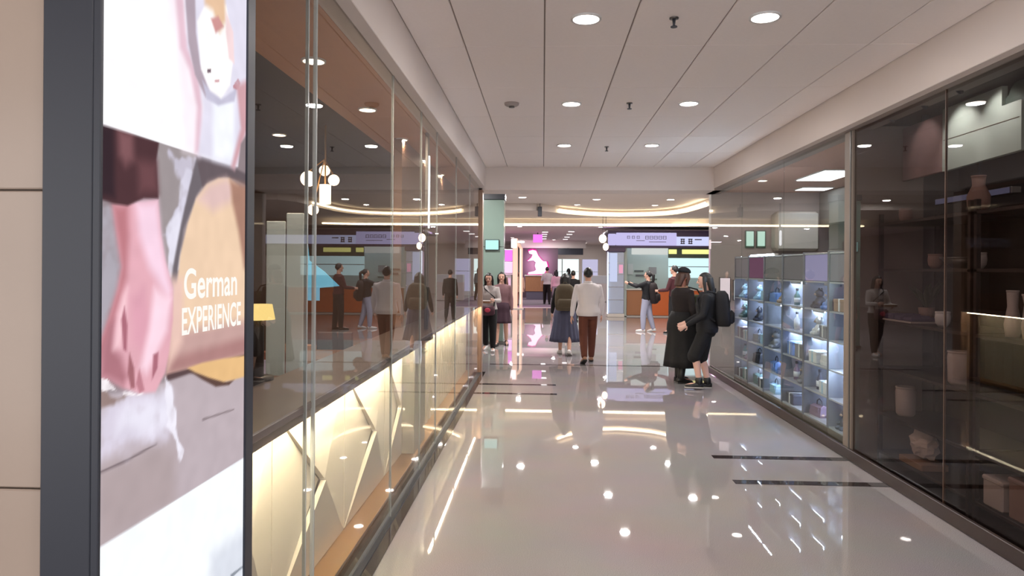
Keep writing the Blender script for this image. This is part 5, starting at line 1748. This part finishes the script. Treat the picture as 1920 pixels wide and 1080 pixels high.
obj('rim', MB().box(-.105, .165, .295, .445, 1.04, 1.05, .003), M['offwhite'], ph_, local=True)

F = Figure(1.60, dict(l=(-9, 12, 1, (14, 8)), r=(10, 4, 1, (0, 8))), DOWN, nod=4)
p = person('person in dusty mauve top and plum skirt just behind the one in pale grey', -.90, 15.2, 178, F, .0095)
wear(p, 'top', F.top(.53, .018), mat('dusty mauve cloth', (120, 88, 92), .85, bump=.2, nscale=14))
skirt_on(p, F.skirt(.50, 0, .61 * 1.6, .22, .19, 10, .05), mat('plum skirt cloth', (62, 40, 52), .9))
wear(p, 'hair', F.hair('long', .16), M['hair'], .009, 2)
F.shoes(p, M['shoe_black'], M['sole_dark'])

# pair in black at the right
F = Figure(1.69, dict(l=(4, 6, 2, (0, 8)), r=(-5, 5, 2, (6, 8))), dict(l=((-.22, .25, -1), (.28, 1, -.25), 1.0), r=((.24, .0, -1), (.05, .55, -.9))), nod=8)
p = person('person in long black coat and boots, brown hair under a dark crown, before the cabinets', 2.11, 10.6, -62, F, .008, mat('warm skin', (168, 112, 92), .55))
wear(p, 'coat', F.top(.53, .03), M['maroon'])
skirt_on(p, F.skirt(.24, 0, .63 * 1.69, .30, .26, 9, .05, top_rx=.105, top_ry=.088), blk, 'coat_skirt')
obj('scarf', MB().tube([tuple(F.U((.08 * math.cos(a), -.006 + .075 * math.sin(a), 1.415 + .012 * math.sin(3 * a)))) for a in np.linspace(0, 2 * math.pi, 14)], .022, 8), mat('beige scarf', (150, 118, 96), .9), p, True, local=True)
wear(p, 'hair', F.hair('bob', .115, 1.06), M['hair_brown'], .008, 2)
obj('cap_crown', MB().ell((0, .0, 0), .092, .112, .075, 20, 10, lambda q: np.array((1, 1, 1 if q[2] > -.1 else .3))).xform(F.head_m @ Matrix.Translation((0, .002, .195))), M['navycloth'], p, True, local=True)
F.shoes(p, M['shoe_black'], M['sole_dark'], .42, 1.1)
W = Matrix.Translation((2.11, 10.6, 0)) @ Matrix.Rotation(RAD(-62), 4, 'Z')
hp = F.wr['l'] + F.hd['l'] * .1
hp = W @ Vector(hp)
t = thing('phone', 'small white phone in the hand of the person in the long black coat', 'phone', tuple(hp), None, RAD(-62))
obj('case', MB().box(-.036, .036, -.006, .006, -.05, .09, .006), M['white'], t, local=True)
obj('screen', MB().box(-.032, .032, -.0075, -.006, -.045, .085), mat('phone glass', (30, 32, 40), .1), t, local=True)

sg = thing('shoulder_bag', 'olive green shoulder bag at the chest of the person in the long black coat', 'bag', (2.11, 10.6, 0), None, RAD(-62))
obj('bag_body', MB().box(.0, .2, .155, .25, 1.1, 1.32, .03), mat('olive green canvas', (70, 76, 52), .85), sg, True, local=True)
obj('flap', MB().box(.005, .195, .25, .258, 1.2, 1.315, .003), mat('olive green flap', (62, 68, 48), .85), sg, True, local=True)
obj('strap', MB().tube([(.19, .2, 1.3), (.15, .16, 1.40), tuple(F.U((.05, .01, 1.435))), tuple(F.U((-.05, -.08, 1.38)))], .012, 8), M['blackcloth'], sg, True, local=True)

FB = Figure(1.66, dict(l=(24, 34, 1, (0, 4)), r=(10, 24, 1, (0, 4))), dict(l=((-.2, .2, -1), (.1, .8, -.5)), r=((.2, .25, -1), (-.1, .8, -.45))), nod=6)
F = FB
PX, PY, PW = 2.34, 10.02, 78
p = person('person in black hoodie and shorts with bare calves, long black hair, facing left', PX, PY, PW, F, .008, mat('pale skin', (222, 178, 162), .55))
wear(p, 'hoodie', F.top(.49, .034), M['navycloth'])
wear(p, 'shorts', F.shorts(1.08), blk)
wear(p, 'hair', F.hair('long', .20, 1.1, 0, 1.05), M['hair'], .008, 2)
F.shoes(p, M['shoe_black'], M['sole'], .14, 1.12)
rucksack('black rucksack on the back of the person in black hoodie and shorts', PX, PY, PW, F, .36, .50, .22, .90, M['navycloth'])

# man behind them, at the kiosk
F = Figure(1.79, dict(l=(3, 3, 2, (0, 8)), r=(-3, 3, 2, (0, 8))), dict(l=((-.2, .3, -1), (.1, 1, -.1)), r=((.2, .1, -1), (.05, .3, -1))))
p = person('person in dark maroon shirt with short black hair waiting before the kiosk menu', 3.50, 18.6, 50, F, .012)
wear(p, 'shirt', F.top(.5, .02), mat('maroon shirt', (70, 30, 36), .85))
wear(p, 'trousers', F.trousers(1.05), blk)
wear(p, 'hair', F.hair('short'), M['hair'], .011, 2)
F.shoes(p, M['shoe_black'], M['sole_dark'])

# person photographing at the kiosk
F = Figure(1.64, dict(l=(8, 8, 2, (0, 8)), r=(-8, 8, 2, (10, 8))), dict(l=((-.15, 1, -.35), (.1, 1, .35), 1.0), r=((.15, 1, -.4), (-.2, 1, .3), 1.0)), lean=-5)
p = person('person in black jacket and pale jeans with ponytail, holding a phone up at the kiosk', 2.82, 19.0, 62, F, .011)
wear(p, 'jacket', F.top(.5, .024), M['navycloth'])
wear(p, 'trousers', F.trousers(1.05), mat('pale blue jeans', (150, 152, 172), .85))
wear(p, 'hair', F.hair('tail', .26), M['hair'], .010, 2)
F.shoes(p, M['shoe_white'], M['sole'])
W = Matrix.Translation((2.82, 19.0, 0)) @ Matrix.Rotation(RAD(62), 4, 'Z')
hp = W @ Vector((F.wr['l'] + F.hd['l'] * .09) * .5 + (F.wr['r'] + F.hd['r'] * .09) * .5)
t = thing('phone', 'black phone held up by the person in pale jeans', 'phone', tuple(hp), None, RAD(62))
obj('case', MB().box(-.08, .08, -.006, .006, -.04, .04, .006), M['black'], t, local=True)
obj('screen', MB().box(-.075, .075, -.0075, -.006, -.036, .036), mat('phone glass b', (40, 44, 52), .1), t, local=True)
rucksack('black tapering rucksack slung low on the person in pale jeans', 2.82, 19.0, 62, F, .34, .56, .2, .78, M['maroon'], 'rucksack', -8)

# far figures -----------------------------------------------------------------
F = Figure(1.75, dict(l=(7, 4, 2, (0, 8)), r=(-8, 12, 2, (14, 8))), dict(l=((-.25, -.1, -1), (-.1, .2, -1)), r=((.3, .1, -1), (.3, .5, -.6))))
p = person('person in short white shirt and dark trousers far off before the pink emblem', .20, 33.0, 0, F, .016, face=False)
wear(p, 'shirt', F.top(.53, .03, .5), shirt_w, .018)
wear(p, 'trousers', F.trousers(1.1), M['maroon'], .018)
wear(p, 'hair', F.hair('short'), M['hair'], .014, 2)
F.shoes(p, M['shoe_black'], M['sole_dark'])
F = Figure(1.62, dict(l=(-5, 5, 2, (6, 8)), r=(6, 4, 2, (0, 8))), DOWN)
p = person('person in pale pink top far off beside the white shirted one', .62, 32.2, 10, F, .016, face=False)
wear(p, 'top', F.top(.5, .025), mat('pale pink cloth', (214, 176, 186), .85), .018)
wear(p, 'trousers', F.trousers(1.1), mat('pale trousers', (150, 140, 146), .85), .018)
wear(p, 'hair', F.hair('long', .2), M['hair'], .014, 2)
F.shoes(p, M['shoe_black'], M['sole_dark'])
F = Figure(1.55, dict(l=(3, 3, 2, (0, 8)), r=(-3, 4, 2, (4, 8))), DOWN)
p = person('person in cream coat far off behind the glowing gateway', -1.06, 31.6, 170, F, .016, face=False)
cream_c = mat('cream coat cloth', (226, 196, 170), .85)
wear(p, 'coat', F.top(.5, .03), cream_c, .018)
skirt_on(p, F.skirt(.62, 0, .61 * 1.55, .22, .2, 8, .04, top_rx=.1, top_ry=.085), cream_c, 'coat_skirt')
wear(p, 'hair', F.hair('bob', .14), M['hair_brown'], .014, 2)
F.shoes(p, M['shoe_black'], M['sole_dark'])
for (x, y, yaw, h, lab, c) in ((.98, 22.5, 0, 1.62, 'person in black with short dark hair in mid hall beyond the olive rucksack', M['blackcloth']),
                               (1.35, 36.5, 20, 1.7, 'person in teal grey jacket standing before the bright cyan far panel', mat('teal grey cloth', (86, 104, 108), .85)),
                               (-1.62, 27.5, 182, 1.62, 'person in brown jacket walking at the edge of the pink light box', mat('brown jacket cloth', (108, 80, 66), .85))):
    F = Figure(h, dict(l=(8, 5, 2, (0, 8)), r=(-8, 12, 2, (14, 8))), DOWN)
    p = person(lab, x, y, yaw, F, .015, face=False)
    wear(p, 'jacket', F.top(.5, .022), c, .018)
    wear(p, 'trousers', F.trousers(1.05), blk, .018)
    wear(p, 'hair', F.hair('short' if x < 1.2 else 'bob', .13), M['hair'], .013, 2)
    F.shoes(p, M['shoe_black'], M['sole_dark'])
